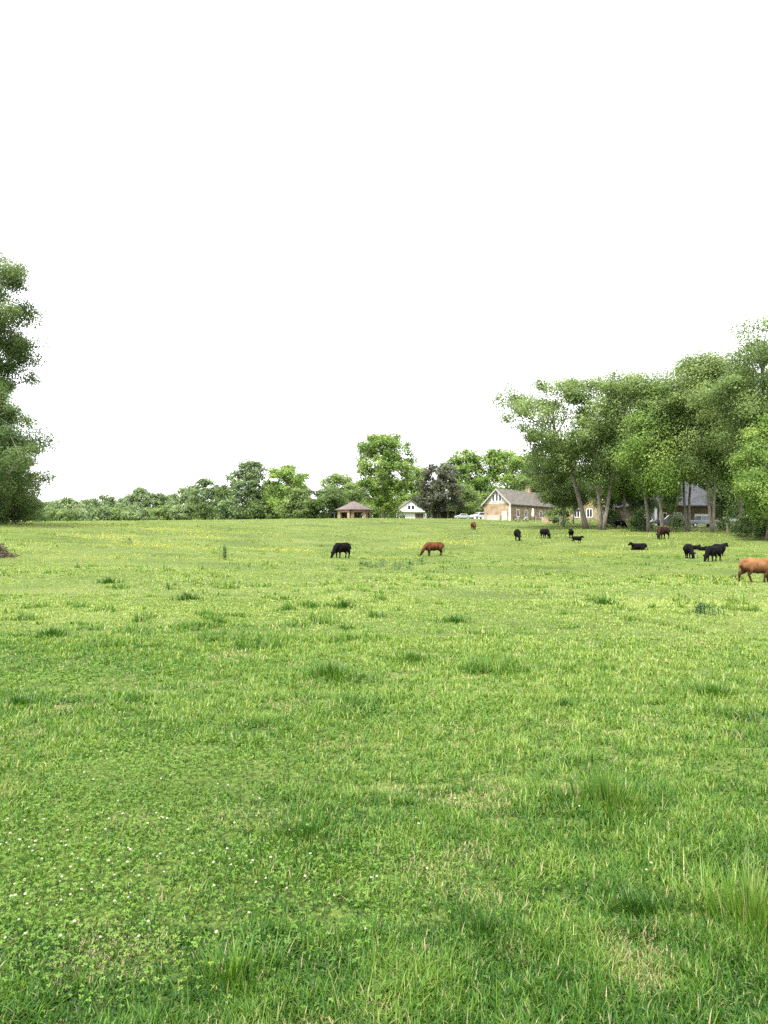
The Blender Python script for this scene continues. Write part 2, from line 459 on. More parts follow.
def tree(name, label, px, d, top, width, low, mat, seed, bark='bark', trunk_r=None, shape='oval', dens=3.2, clump=None, lean=(0, 0),
         group=None, cat='tree', nclump=None, base=None, shell=0.55, leafk=1.0, trunk_top=0.8, depth=1.0, droop=0.0, split=None, limbs=11, stray=0.3, wob=1.0):
    leafk *= 0.88; dens *= 1.1
    """px centre of trunk foot, d distance; top and low = pixel rows of crown top and bottom; width = crown width in pixels; lean = crown offset in metres"""
    rng = np.random.default_rng(seed)
    B = base if base is not None else atd(px, d)
    s = d / F
    H = z_at(top, d) - B.z
    hb = max(z_at(low, d) - B.z, 0.15)
    R = width / 2 * s
    root = empty(name, B)
    tag(root, label, cat, group)
    Hc = H - hb
    wpx, hpx = width, Hc / s
    n_leaf = int(dens * wpx * hpx * 0.72 / leafk ** 2)
    cs = clump or max(0.55, 0.11 * R + 0.3)
    nc = nclump or int(np.clip(2 * R * Hc / cs ** 2 * 0.85, 40, 420))
    # clump centres
    tt = []; 
    ph = rng.uniform(0, 6.28, 4)
    P = []
    while len(P) < nc:
        t = rng.uniform(0, 1); th = rng.uniform(0, 2 * math.pi)
        if shape == 'oval': r = math.sin(math.pi * (0.08 + 0.88 * t) ** 0.85)
        elif shape == 'round': r = math.sqrt(max(0.0, 1 - (2 * (t * 0.9 + 0.08) - 1) ** 2))
        elif shape == 'fan': r = 0.42 + 0.62 * math.sin(math.pi * min(1, (t * 0.93 + 0.03)) ** 1.45)
        elif shape == 'dome': r = math.sqrt(max(0.02, 1 - (t * 0.97) ** 2.2))
        else: r = max(0.08, (1 - t) ** 0.75)
        r *= 0.82 + wob * (0.22 * math.sin(2 * th + ph[0] + 3 * t) + 0.16 * math.sin(3 * th + ph[1] - 7 * t) + 0.1 * math.sin(5 * th + ph[2] + 11 * t)) + .1 * (1 - wob)
        if rng.random() > 0.25 + 0.75 * min(1, r): continue
        q = rng.random() ** shell
        zc = hb + cs * 0.5 + t * (Hc - cs * 1.1)
        k = zc / H
        P.append((R * r * q * math.cos(th) * 0.95 + lean[0] * k ** 1.3, R * depth * r * q * math.sin(th) * 0.95 + lean[1] * k ** 1.3, zc - droop * q * R * 0.3, q))
    P = np.array(P)
    # leaves
    wts = rng.uniform(0.5, 1.5, nc) * (0.5 + 0.5 * P[:, 3]); wts /= wts.sum()
    ci = rng.choice(nc, n_leaf, p=wts)
    csz = cs * rng.uniform(0.6, 1.35, nc)
    off = rng.normal(size=(n_leaf, 3)); ol = np.linalg.norm(off, axis=1, keepdims=True); off *= np.minimum(1, 1.9 / ol)
    off = off * np.array([0.6, 0.6, 0.42]) * csz[ci][:, None] * np.where(rng.random(n_leaf) < stray, 1.45, 1.0)[:, None]
    C = P[ci, :3] + off
    C[:, 2] = np.maximum(C[:, 2], 0.1)
    axis = np.stack([lean[0] * (C[:, 2] / H) ** 1.3, lean[1] * (C[:, 2] / H) ** 1.3, np.full(n_leaf, hb + Hc * 0.45)], 1)
    out = C - axis; out /= np.linalg.norm(out, axis=1, keepdims=True) + 1e-6
    o2 = off / (np.linalg.norm(off, axis=1, keepdims=True) + 1e-6)
    tb = 0.5 + rng.normal(0, 0.25, nc)[ci]
    V, q, tint = leaf_cloud(C, ci, out * 0.5 + o2 * 0.75, 0.98 * s * leafk, 0.58 * s * leafk, rng, tb)
    link('crown', np_mesh('crown', V, quads=q, attrs={'tint': tint}), mat, root)
    # trunk and limbs
    tr = trunk_r or max(0.1, H * 0.0115)
    mb = MB()
    def axis_at(h):
        k = max(0, h / H) ** 1.3
        return Vector((lean[0] * k + 0.12 * math.sin(h * .5 + seed), lean[1] * k + 0.12 * math.cos(h * .4 + seed), h))
    ht = max(hb + 0.3 * Hc, H * trunk_top)
    hs = np.linspace(-0.3, ht, 10)
    stems = [0.0] if not split else split
    for so in stems:
        pts = []
        for h in hs:
            p = axis_at(max(h, 0)); p.z = h
            p.x += so * (0.3 + h * 0.16)
            pts.append(p)
        rr = [max(0.03, tr * (1.35 if h < 0.1 else 1.0) * (1 - 0.85 * max(0, h) / ht)) * (0.75 if split else 1) for h in hs]
        mb.tube(pts, rr, 7)
    # limb ends by farthest point choice
    nl = min(limbs, nc)
    idx = [int(rng.integers(nc))]
    dist = np.linalg.norm(P[:, :3] - P[idx[0], :3], axis=1)
    for _ in range(nl - 1):
        j = int(np.argmax(dist * (0.7 + 0.3 * rng.random(nc)))); idx.append(j)
        dist = np.minimum(dist, np.linalg.norm(P[:, :3] - P[j, :3], axis=1))
    limb_pts = []
    for j in idx:
        e = Vector(P[j, :3])
        hd = math.hypot(e.x - lean[0], e.y - lean[1])
        h0 = min(max(e.z - 0.75 * hd, hb * 0.75 + 0.05 * H, 0.3), ht * 0.97)
        if h0 > e.z: h0 = max(0.2, e.z * 0.7)
        st = axis_at(h0)
        if split: st.x += random.Random(j).choice(stems) * (0.3 + h0 * 0.16)
        mid = st.lerp(e, 0.5); mid.z += 0.04 * H * rng.uniform(-.3, 1)
        mid.x += rng.normal(0, .25); mid.y += rng.normal(0, .25)
        r0 = max(0.03, tr * 0.5 * (1 - 0.6 * h0 / H))
        pts = [st, st.lerp(mid, .55), mid, mid.lerp(e, .55), e]
        mb.tube(pts, [r0, r0 * .8, r0 * .62, r0 * .4, max(0.012, r0 * .15)], 5, cap=False)
        limb_pts.append(pts)
    allp = np.array([[*p] for pts in limb_pts for p in pts[1:]])
    for j in range(nc):
        if j in idx: continue
        e = P[j, :3]
        dd = np.linalg.norm(allp - e, axis=1) + 0.8 * np.maximum(0, allp[:, 2] - e[2])
        k = int(np.argmin(dd)); sp = Vector(allp[k]); e = Vector(e)
        mid = sp.lerp(e, .5); mid.z += 0.1 * (e - sp).length * rng.uniform(-.5, 1)
        r0 = max(0.02, tr * 0.13)
        mb.tube([sp, mid, e], [r0, r0 * .7, r0 * .25], 4, cap=False)
    mb.build('trunk', M[bark], root, smooth=True)
    return root

def trees():
    m = M
    # --- left edge of the frame
    tree('oak_tree', 'tallest dark tree leaning in at the left edge of the pasture', -20, 92, 246, 128, 396, m['leaf_dark'], 11, shape='round', dens=5.2, trunk_r=.5, clump=1.45, nclump=150, stray=.15)
    tree('oak_tree', 'dark tree standing behind the gap between the upper and lower crowns at the left edge', -34, 108, 300, 96, 500, m['leaf_dark'], 15, shape='oval', dens=4.6, trunk_r=.4)
    tree('oak_tree', 'lower spreading tree at the left edge whose branch tip reaches furthest right', -20, 86, 372, 146, 515, m['leaf_dark'], 12, shape='oval', dens=5.4, trunk_r=.4, clump=1.3, nclump=170, stray=.15)
    tree('oak_tree', 'bushy tree filling the left edge under the spreading branch', -8, 94, 428, 104, 523, m['leaf_mid'], 14, shape='dome', dens=4.4, trunk_r=.3)
    tree('shrub', 'low leafy bush at the foot of the big trees on the left edge', 14, 97, 474, 62, 524, m['leaf_mid'], 13, shape='dome', dens=4.6, cat='shrub')
    # --- far line on the left
    far = [(50, 290, 500, 34), (68, 280, 497, 30), (88, 300, 499, 30), (104, 280, 494, 30), (124, 310, 497, 36), (139, 300, 487, 26), (156, 290, 492, 34), (172, 300, 494, 26), (187, 270, 488, 32)]
    far_l = ['pale bushy tree nearest the big left trees in the far line', 'pale low tree just right of the bushy one beside the big left trees',
             'low bluish tree in the dip of the far line', 'pale rounded tree before the middle of the far line', 'wide low pale tree in the middle of the far line',
             'pale tree with the pointed top sticking out of the far line', 'broad pale tree right of the pointed one in the far line',
             'low pale tree in the notch left of the taller dark green trees', 'pale tree touching the taller dark green trees of the far line']
    for i, (px, d, top, wd) in enumerate(far):
        tree('distant_tree', far_l[i], px, d, top, wd + 14, 525, m['leaf_hazy'] if i % 3 else m['leaf_blue'], 100 + i, shape='dome', dens=6, group='trees of the far line beyond the pasture', limbs=6)
    hedge = [(45, 250, 507, 30), (62, 246, 508, 26), (80, 255, 509, 34), (100, 245, 506, 28), (118, 250, 508, 30), (134, 240, 505, 28), (150, 245, 506, 30), (166, 236, 505, 28), (182, 230, 504, 26)]
    hl = ['first rounded bush of the far hedge, by the big left trees', 'second rounded bush of the far hedge from the big left trees', 'wide low bush in the far hedge under the dip of the tree line',
          'bush of the far hedge before the pale rounded tree', 'bush of the far hedge before the wide low pale tree', 'bush of the far hedge under the pointed tree top',
          'bush of the far hedge under the broad pale tree', 'bush of the far hedge under the notch in the tree line', 'last bush of the far hedge, before the taller dark green trees']
    for i, (px, d, top, wd) in enumerate(hedge):
        tree('hedge_bush', hl[i], px, d, top, wd + 10, 525, [m['leaf_blue'], m['leaf_mid'], m['leaf_hazy']][i % 3], 130 + i, shape='dome', dens=6, group='bushes of the far hedge', cat='bush', nclump=80, limbs=5)
    # --- middle row
    G = 'trees along the far edge of the pasture'
    tree('tree', 'rounded dark green tree where the taller row begins at the left', 207, 235, 478, 48, 521, m['leaf_blue'], 21, shape='round', dens=6, group=G)
    tree('tree', 'short green tree before the bluish pointed tree at the start of the taller row', 222, 225, 483, 42, 522, m['leaf_dark'], 22, shape='dome', dens=6, group=G)
    tree('tree', 'tall bluish green tree with pointed top left of the bright rounded tree', 249, 222, 460, 60, 521, m['leaf_blue'], 23, shape='dome', dens=5.5, group=G)
    tree('tree', 'bright green tree with rounded top between the bluish tree and the brick pavilion', 287, 215, 462, 66, 519, m['leaf_bright'], 24, shape='round', dens=5.5, group=G)
    tree('tree', 'small dark tree tucked under the bright rounded tree', 299, 206, 488, 44, 520, m['leaf_mid'], 25, shape='dome', dens=6, group=G)
    tree('tree', 'pale tree rising behind the flat topped tree by the pavilion', 340, 255, 473, 68, 519, m['leaf_mid'], 26, shape='round', dens=5.5, group=G)
    tree('tree', 'flat topped spreading dark green tree just left of the brick pavilion', 327, 214, 487, 64, 513, m['leaf_dark'], 27, shape='dome', dens=6, group=G)
    tree('tree', 'tall lone tree with a straight trunk standing right of the brick pavilion', 384, 190, 432, 64, 513, m['leaf_bright'], 28, shape='fan', wob=.45, dens=7, nclump=300, stray=.35, group=G, trunk_r=.36, trunk_top=.9, bark='bark_pale', shell=.6)
    tree('tree', 'pale green tree seen between the tall lone tree and the dark brownish one', 416, 262, 466, 50, 518, m['leaf_bright'], 29, shape='round', dens=5.5, group=G)
    tree('tree', 'dark brownish leaved tree right of the white house', 438, 205, 462, 54, 514, m['leaf_purple'], 30, shape='round', dens=5.5, group=G)
    tree('tree', 'green tree behind the dark brownish tree with twin rounded tops', 467, 250, 448, 56, 519, m['leaf_bright'], 31, shape='round', dens=5.5, group=G)
    tree('tree', 'wide green tree standing behind the gabled brick house', 500, 245, 446, 76, 520, m['leaf_bright'], 32, shape='round', dens=5.5, group=G)
    tree('tree', 'low dark tree filling the gap left of the gabled brick house', 464, 214, 484, 52, 517, m['leaf_mid'], 33, shape='dome', dens=6, group=G)
    tree('tree', 'green tree rising over the roof of the gabled brick house', 538, 240, 453, 72, 520, m['leaf_mid'], 34, shape='round', dens=5.5, group=G)
    tree('tree', 'dim tree behind the pavilion roof, left of the tall lone tree', 362, 268, 488, 44, 519, m['leaf_dark'], 35, shape='dome', dens=6, group=G)
    tree('tree', 'low tree behind the white house and the foot of the tall lone tree', 402, 262, 492, 44, 519, m['leaf_mid'], 36, shape='dome', dens=6, group=G)
    tree('tree', 'dim green tree between the bluish tree and the bright rounded tree', 268, 250, 484, 44, 520, m['leaf_dark'], 37, shape='dome', dens=6, group=G)
    fill = [(196, 232, 499, 34, 'leaf_mid', 'bush filling the foot of the row where the taller trees begin'), (232, 216, 497, 40, 'leaf_blue', 'bush at the foot of the bluish pointed tree, on its left'),
            (262, 214, 500, 36, 'leaf_dark', 'bush at the foot of the bluish pointed tree, on its right'), (312, 208, 501, 30, 'leaf_dark', 'bush between the small dark tree and the open shelter'),
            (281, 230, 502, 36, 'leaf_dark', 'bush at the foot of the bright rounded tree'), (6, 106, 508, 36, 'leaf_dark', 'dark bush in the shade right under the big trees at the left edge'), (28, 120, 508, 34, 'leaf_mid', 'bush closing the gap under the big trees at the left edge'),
            (341, 222, 497, 30, 'leaf_dark', 'bush behind the gap between the open shelter and the pavilion'), (374, 216, 499, 34, 'leaf_mid', 'bush behind the right side of the pavilion'),
            (387, 222, 500, 24, 'leaf_mid', 'bush between the tall lone tree and the white house'), (430, 232, 498, 36, 'leaf_dark', 'bush behind the carport and the white house'), (455, 226, 500, 36, 'leaf_mid', 'bush behind the parked silver car')]
    for i, (px, d, top, wd, mt, lab) in enumerate(fill):
        tree('edge_bush', lab, px, d, top, wd + 6, 524, m[mt], 300 + i, shape='dome', dens=6, group='bushes between the trees of the far edge', cat='bush', nclump=90, limbs=5)
    # --- right hand wood
    W = 'trees of the wood on the right side of the pasture'
    tree('cottonwood_tree', 'leaning cottonwood with open crown and fanned limbs at the tip of the wood', 586, 112, 376, 120, 470, m['leaf_mid'], 41, bark='bark', shape='fan', dens=3.1, stray=.14, lean=(-7.6, 1), group=W, trunk_r=.42, trunk_top=.82, limbs=16, clump=1.5, nclump=85, shell=.42)
    tree('cottonwood_tree', 'lower leafy tree hanging over the roofs behind the leaning cottonwood', 564, 122, 440, 92, 507, m['leaf_mid'], 42, shape='round', dens=4, group=W)
    tree('cottonwood_tree', 'dark double trunk cottonwood next to the leaning cottonwood', 602, 108, 374, 84, 492, m['leaf_mid'], 43, shape='fan', dens=3.4, group=W, split=[-.5, .9], trunk_r=.45, clump=1.5, nclump=85)
    tree('cottonwood_tree', 'leafy cottonwood standing over the two cows in the shade', 624, 116, 382, 76, 498, m['leaf_bright'], 44, shape='oval', dens=4, group=W, clump=1.4)
    tree('cottonwood_tree', 'pale stemmed cottonwood with an inclined trunk above the dark brown cow', 648, 102, 368, 86, 474, m['leaf_mid'], 45, bark='bark_pale', shape='fan', dens=3.6, group=W, lean=(-2.5, 0), clump=1.5, nclump=90)
    tree('cottonwood_tree', 'bright green cottonwood with a thin pale trunk in the middle of the wood', 661, 98, 380, 76, 498, m['leaf_bright'], 46, bark='bark_pale', shape='oval', dens=3.7, group=W, clump=1.4, nclump=90)
    tree('cottonwood_tree', 'tall cottonwood with the paired pale trunks before the slate roof', 688, 100, 356, 96, 484, m['leaf_mid'], 47, bark='bark_pale', shape='fan', dens=3.7, group=W, split=[-.35, .35], clump=1.6, nclump=95)
    tree('cottonwood_tree', 'cottonwood whose two leaning trunks cross in front of the parked cars', 713, 95, 346, 98, 484, m['leaf_mid'], 48, bark='bark_pale', shape='fan', dens=3.7, group=W, split=[-.25, .45], lean=(-2.0, 0), clump=1.6, nclump=95)
    tree('cottonwood_tree', 'tallest tree of the wood at the right edge of the frame', 766, 84, 318, 124, 500, m['leaf_mid'], 49, shape='fan', dens=4, group=W, trunk_r=.5, clump=1.5, nclump=130)
    tree('cottonwood_tree', 'bright leafy tree with boughs hanging to the grass before the tallest tree of the wood', 768, 79, 410, 84, 520, m['leaf_bright'], 50, shape='oval', dens=3.8, group=W, trunk_r=.2, droop=.3, clump=1.0)
    tree('cottonwood_tree', 'tree filling the wood between the slate roof and the right edge', 740, 96, 366, 76, 490, m['leaf_bright'], 51, shape='oval', dens=3.8, group=W, clump=1.4, nclump=90)
    tree('cottonwood_tree', 'tree deep in the wood behind the slate roofed house', 700, 165, 398, 120, 521, m['leaf_dark'], 52, shape='round', dens=4.5, group=W)
    tree('cottonwood_tree', 'tree deep in the wood behind the yellow brick house', 640, 200, 418, 120, 521, m['leaf_dark'], 53, shape='round', dens=4.5, group=W)
    tree('cottonwood_tree', 'dark tree closing the wood beyond the parked dark car', 770, 125, 400, 100, 523, m['leaf_dark'], 54, shape='round', dens=4.5, group=W)
    tree('cottonwood_tree', 'small dark tree half hiding the slate roof from the left', 640, 119, 462, 56, 515, m['leaf_dark'], 55, shape='round', dens=4.5, group=W, trunk_r=.15)
    tree('cottonwood_tree', 'small dark tree half hiding the slate roof from the right', 728, 117, 452, 58, 517, m['leaf_dark'], 56, shape='round', dens=4.5, group=W, trunk_r=.15)
    tree('cottonwood_tree', 'sapling with leaves over the gap between the paired pale trunks and the thin one', 672, 101, 478, 34, 512, m['leaf_mid'], 57, shape='oval', dens=3, group=W, trunk_r=.08)
    tree('cottonwood_tree', 'dark low tree behind the parked black car', 738, 140, 440, 70, 524, m['leaf_dark'], 58, shape='dome', dens=5, group=W)
    tree('cottonwood_tree', 'dark low tree far behind the hanging boughs at the right edge', 782, 150, 430, 80, 524, m['leaf_dark'], 59, shape='dome', dens=5, group=W)
    tree('cottonwood_tree', 'dark low tree behind the two storey yellow house, left of its roof', 566, 215, 470, 56, 521, m['leaf_dark'], 60, shape='dome', dens=5, group=W)
    tree('cottonwood_tree', 'small leafy tree screening the yellow house between the two trunks of the dark cottonwood', 612, 127, 462, 50, 512, m['leaf_mid'], 61, shape='round', dens=4, group=W, trunk_r=.12)
    tree('cottonwood_tree', 'small leafy tree screening the left corner of the yellow house', 574, 138, 470, 44, 510, m['leaf_mid'], 62, shape='round', dens=3.6, group=W, trunk_r=.12)
    S = 'undergrowth bushes at the foot of the wood'
    for px, d, top, wd, lab, mt in [(640, 104, 508, 26, 'bush at the foot of the inclined pale trunk', 'leaf_dark'), (612, 120, 509, 30, 'bush behind the cows in the shade of the wood', 'leaf_dark'),
                                    (560, 135, 504, 30, 'leafy bush under the leaning cottonwood, before the brick house', 'leaf_mid'), (748, 86, 512, 34, 'dark bush at the right end of the wood floor', 'leaf_dark'),
                                    (772, 80, 494, 46, 'bush at the frame edge under the hanging boughs', 'leaf_dark'), (725, 98, 517, 18, 'low bush beside the parked dark car', 'leaf_mid'),
                                    (676, 106, 514, 20, 'low bush between the thin pale trunk and the paired trunks', 'leaf_mid')]:
        tree('undergrowth_bush', lab, px, d, top, wd, z_row(px, d), M[mt], 200 + px, shape='dome', dens=4.5, group=S, cat='bush', nclump=60, limbs=5)

def z_row(px, d):
    g = atd(px, d)
    cp, sp = math.cos(PITCH), math.sin(PITCH)
    dz = g.z - EYE
    yf = g.y * cp + dz * sp; yu = -g.y * sp + dz * cp
    return 512 - F * yu / yf

trees()

# ------------------------------------------------------------------ buildings
def win(parent, x0, x1, z0, z1, y, side='y', frame=.12, bars=1, mat='white', out=-1):
    """window on a wall facing -y (side y) or +x/-x (side x): frame part, pane sub part"""
    f = MB(); p = MB()
    def bx(mb, a0, a1, c0, c1, e0, e1):
        e0, e1 = sorted((y + out * e0, y + out * e1))
        if side == 'y': mb.box(a0, a1, e0, e1, c0, c1)
        else: mb.box(e0, e1, a0, a1, c0, c1)
    bx(f, x0 - frame, x0, z0 - frame, z1 + frame, -.03, .08); bx(f, x1, x1 + frame, z0 - frame, z1 + frame, -.03, .08)
    bx(f, x0, x1, z1, z1 + frame, -.03, .08); bx(f, x0, x1, z0 - frame, z0, -.03, .1)
    for k in range(1, bars + 1):
        c = x0 + (x1 - x0) * k / (bars + 1); bx(f, c - .05, c + .05, z0, z1, -.02, .06)
    w_ = f.build('window', M[mat], parent)
    bx(p, x0, x1, z0, z1, -.02, .03)
    p.build('pane', M['glass'], w_)
    return w_

def gable_roof(w, l, ze, za, over=.45, th=.22):
    """ridge along y from 0 to l"""
    mb = MB()
    h = w / 2
    sl = (za - ze) / h
    xo = h + over; zo = ze - over * sl
    mb.prism([(-xo, zo), (0, za), (xo, zo), (xo, zo + th), (0, za + th), (-xo, zo + th)], -over, l + over, 'y')
    return mb

def hip_roof(x0, x1, y0, y1, ze, za, over=.5, th=.15, ridge=True):
    mb = MB()
    x0 -= over; x1 += over; y0 -= over; y1 += over
    r = min(x1 - x0, y1 - y0) / 2
    cx, cy = (x0 + x1) / 2, (y0 + y1) / 2
    if x1 - x0 >= y1 - y0: a, b = (x0 + r, cy, za), (x1 - r - .001, cy, za)
    else: a, b = (cx, y0 + r, za), (cx, y1 - r - .001, za)
    v = [(x0, y0, ze), (x1, y0, ze), (x1, y1, ze), (x0, y1, ze), (x0, y0, ze + th), (x1, y0, ze + th), (x1, y1, ze + th), (x0, y1, ze + th), a, b]
    f = [(3, 2, 1, 0), (0, 1, 5, 4), (1, 2, 6, 5), (2, 3, 7, 6), (3, 0, 4, 7)]
    f += [(4, 5, 9, 8), (5, 6, 9), (6, 7, 8, 9), (7, 4, 8)] if x1 - x0 >= y1 - y0 else [(4, 5, 8), (5, 6, 9, 8), (6, 7, 9), (7, 4, 8, 9)]
    return mb.add(v, f)

def place(px, d, rz=0.0, sink=0.15):
    b = atd(px, d); b.z -= sink
    return b, rz

def buildings():
    # gabled brick house: gable end turned to the left, long side running back to the right
    d = 166
    B, rz = place(497, d, -math.radians(38))
    root = empty('brick_house', B, rz)
    tag(root, 'orange brick house with a pale green gable end and white windows left of the wood', 'house')
    ze = z_at(503.5, d) - B.z; za = z_at(489.5, d) - B.z
    w, l = 6.6, 22.0
    MB().box(-w / 2, w / 2, 0, l, 0, ze).build('wall', M['brick'], root)
    g = MB(); g.prism([(-w / 2 + .05, ze + .002), (w / 2 - .05, ze + .002), (0, za - .1)], .02, l - .02, 'y'); g.build('gable', M['siding'], root)
    gable_roof(w, l, ze, za).build('roof', M['roof'], root)
    t = MB()
    sl = (za - ze) / (w / 2)
    for s in (-1, 1):
        t.prism([(s * (w / 2 + .5), ze - .5 * sl - .16), (s * (w / 2 + .5), ze - .5 * sl + .2), (0, za + .2), (0, za - .16)], -.56, -.452, 'y')
    t.build('bargeboard', M['greywood'], root)
    win(root, -1.15, -.55, ze + .55, ze + 2.0, .02, bars=0)
    win(root, -.3, .3, ze + .55, ze + 2.7, .02, bars=0)
    win(root, .55, 1.15, ze + .55, ze + 2.0, .02, bars=0)
    MB().box(-2.3, 1.0, -.5, -.003, 0, 1.25).build('planter_wall', M['greywood'], root)
    dr = MB().box(1.25, 2.5, -.09, .02, .1, 2.2).build('door', M['siding'], root)
    MB().box(1.36, 1.46, -.14, -.092, 1.1, 1.25).build('handle', M['metal'], dr)
    for y in (3.0, 7.0, 14.5):
        win(root, y, y + 1.3, 1.0, 2.5, w / 2, side='x', out=1)
    MB().box(w / 2 - .2, w / 2 + .15, -.16, .12, 0, ze - .3).build('downpipe', M['white'], root)
    c = MB().box(-.5, .5, 15, 16, za - .6, za + 1.3); c.box(-.6, .6, 14.9, 16.1, za + 1.302, za + 1.5); c.build('chimney', M['brick'], root)

    # two storey yellow brick house behind the leaning cottonwood
    d = 180
    B, rz = place(598, d, math.radians(-6))
    root = empty('brick_house', B, rz)
    tag(root, 'two storey yellow brick house half hidden behind the double trunk cottonwood', 'house')
    ze = z_at(490, d) - B.z; za = z_at(476, d) - B.z
    MB().box(-7, 5.0, 0, 9, 0, ze).build('wall', M['brick_yellow'], root)
    hip_roof(-7, 5.0, 0, 9, ze + .003, za).build('roof', M['roof'], root)
    for x in (-5.6, -2.6, .6, 2.9):
        win(root, x, x + 1.1, ze - 2.3, ze - .8, 0)
        win(root, x, x + 1.2, 1.0, 2.9, 0)
    wing = MB(); wz = z_at(506, d) - B.z
    wing.box(2.2, 8.6, -3.0, -.003, 0, wz * .62); wing.build('porch_wall', M['brick_brown'], root)
    pr = MB(); pr.prism([(1.8, wz * .62 + .003), (9.0, wz * .62 + .003), (5.2, wz + .6)], -3.4, -.01, 'y'); pr.build('porch_roof', M['roof'], root)
    tr = MB()
    tr.prism([(1.7, wz * .62), (1.7, wz * .62 + .3), (5.2, wz + .85), (5.2, wz + .55)], -3.5, -3.41, 'y')
    tr.prism([(9.1, wz * .62), (9.1, wz * .62 + .3), (5.2, wz + .85), (5.2, wz + .55)], -3.5, -3.41, 'y')
    tr.build('porch_trim', M['white'], root)
    win(root, 4.2, 6.2, .9, 2.1, -3.0)

    # slate roofed house in the wood
    d = 128
    B, rz = place(680, d, math.radians(4))
    root = empty('brick_house', B, rz)
    tag(root, 'low brown brick house with a steep slate grey roof inside the wood', 'house')
    ze = z_at(506, d) - B.z; za = z_at(474, d) - B.z
    MB().box(-6.8, 8.6, 0, 12, 0, ze).build('wall', M['brick_brown'], root)
    hip_roof(-6.8, 8.6, 0, 12, ze + .003, za, over=.8).build('roof', M['roof_blue'], root)
    gd = MB().box(2.6, 5.6, -.08, .02, .05, 2.1); gd.build('garage_door', M['white'], root)
    for x in (-6.2, -3.6, -1.0):
        win(root, x, x + 1.2, .9, 2.2, 0)
    for x in (-5.2, 7.0):
        c = MB().box(x, x + .45, -1.6, -1.15, 0, ze - .1); c.build('porch_post', M['car_silver'], root)
    MB().box(-5.6, 7.9, -1.8, -.003, ze - .1, ze - .0).build('porch_roof', M['roof_blue'], root)

    # white house with the pair of windows in its gable
    d = 226
    B, rz = place(411, d, math.radians(6))
    root = empty('white_house', B, rz)
    tag(root, 'white house with twin windows in its gable beside the dark brownish tree', 'house')
    ze = z_at(511, d) - B.z; za = z_at(500.5, d) - B.z
    w, l = 8.4, 12
    MB().box(-w / 2, w / 2, 0, l, 0, ze).build('wall', M['white'], root)
    g = MB(); g.prism([(-w / 2 + .05, ze + .002), (w / 2 - .05, ze + .002), (0, za - .1)], .02, l - .02, 'y'); g.build('gable', M['white'], root)
    gable_roof(w, l, ze, za, .35).build('roof', M['roof'], root)
    win(root, -.95, -.15, ze + .5, ze + 1.7, .02, bars=0); win(root, .2, 1.0, ze + .5, ze + 1.7, .02, bars=0)
    MB().box(-w / 2 - .5, w / 2 + .5, -.8, -.004, ze - .3, ze - .12).build('porch_roof', M['white'], root)
    for x in (-w / 2 - .3, w / 2 + .3):
        MB().box(x - .08, x + .08, -.7, -.54, 0, ze - .302).build('porch_post', M['white'], root)
    MB().box(1.3, w / 2 - .3, -.06, .02, 0, ze - .7).build('garage_door', M['darkwood'], root)
    win(root, -3.2, -1.8, .8, 1.9, 0)

    # brick pavilion with the pyramid roof
    d = 203
    B, rz = place(354, d, math.radians(20))
    root = empty('brick_pavilion', B, rz)
    tag(root, 'open brick pavilion with a low pointed grey roof beside the tall lone tree', 'pavilion')
    n = 6; R = 4.6
    ze = z_at(510.5, d) - B.z; za = z_at(501, d) - B.z
    ring = [(R * math.cos(2 * math.pi * k / n), R * math.sin(2 * math.pi * k / n)) for k in range(n)]
    for k in range(n):
        a, b = Vector((*ring[k], 0)), Vector((*ring[(k + 1) % n], 0))
        u = (b - a).normalized(); nn = Vector((u.y, -u.x, 0)) * .18
        def slab(p, q, z0, z1):
            vs = [p - nn, q - nn, q + nn, p + nn]
            m = MB().add([(*v.xy, z0) for v in vs] + [(*v.xy, z1) for v in vs], [(3, 2, 1, 0), (4, 5, 6, 7), (0, 1, 5, 4), (1, 2, 6, 5), (2, 3, 7, 6), (3, 0, 4, 7)])
            return m
        L = (b - a).length
        slab(a + u * .19, a + u * 1.0, -.4, ze).build('pier', M['brick'], root)
        slab(b - u * 1.0, b - u * .19, -.4, ze).build('pier', M['brick'], root)
        slab(a + u * 1.003, b - u * 1.003, ze - .6, ze).build('lintel', M['redwood'], root)
    fl = MB().prism([(x * .93, y * .93) for x, y in ring], -.4, .06, 'z'); fl.build('floor_slab', M['greywood'], root)
    rf = MB(); RO = R + .75
    ro = [(RO * math.cos(2 * math.pi * k / n), RO * math.sin(2 * math.pi * k / n), ze + .004) for k in range(n)]
    ro2 = [(x, y, z + .2) for x, y, z in ro]
    rf.add(ro + ro2 + [(0, 0, za)], [tuple(range(n))[::-1]] + [(k, (k + 1) % n, n + (k + 1) % n, n + k) for k in range(n)] + [(n + k, n + (k + 1) % n, 2 * n) for k in range(n)])
    rf.build('roof', M['roof_purple'], root)

    # open shelter left of the pavilion and the carport between the white house and the cars
    for name, lab, px, d, wd, top, cat in [('open_shelter', 'low dark open shelter under the flat topped tree left of the pavilion', 322, 212, 7.0, 512.5, 'shelter'),
                                           ('carport', 'grey carport with pale posts right of the white house', 444, 208, 6.6, 510.5, 'carport')]:
        B, rz = place(px, d)
        root = empty(name, B, rz); tag(root, lab, cat)
        h = z_at(top, d) - B.z
        MB().box(-wd / 2 - .3, wd / 2 + .3, -.3, 4.3, h - .2, h).build('roof', M['greywood'], root)
        for x in np.linspace(-wd / 2, wd / 2, 4):
            for y in (0, 3.9):
                MB().box(x - .1, x + .1, y - .1, y + .1, -.3, h - .202).build('post', M['greywood'], root)
        MB().box(-wd / 2 + .15, wd / 2 - .15, 3.7, 3.78, -.2, h - .25).build('back_wall', M['darkwood'], root)

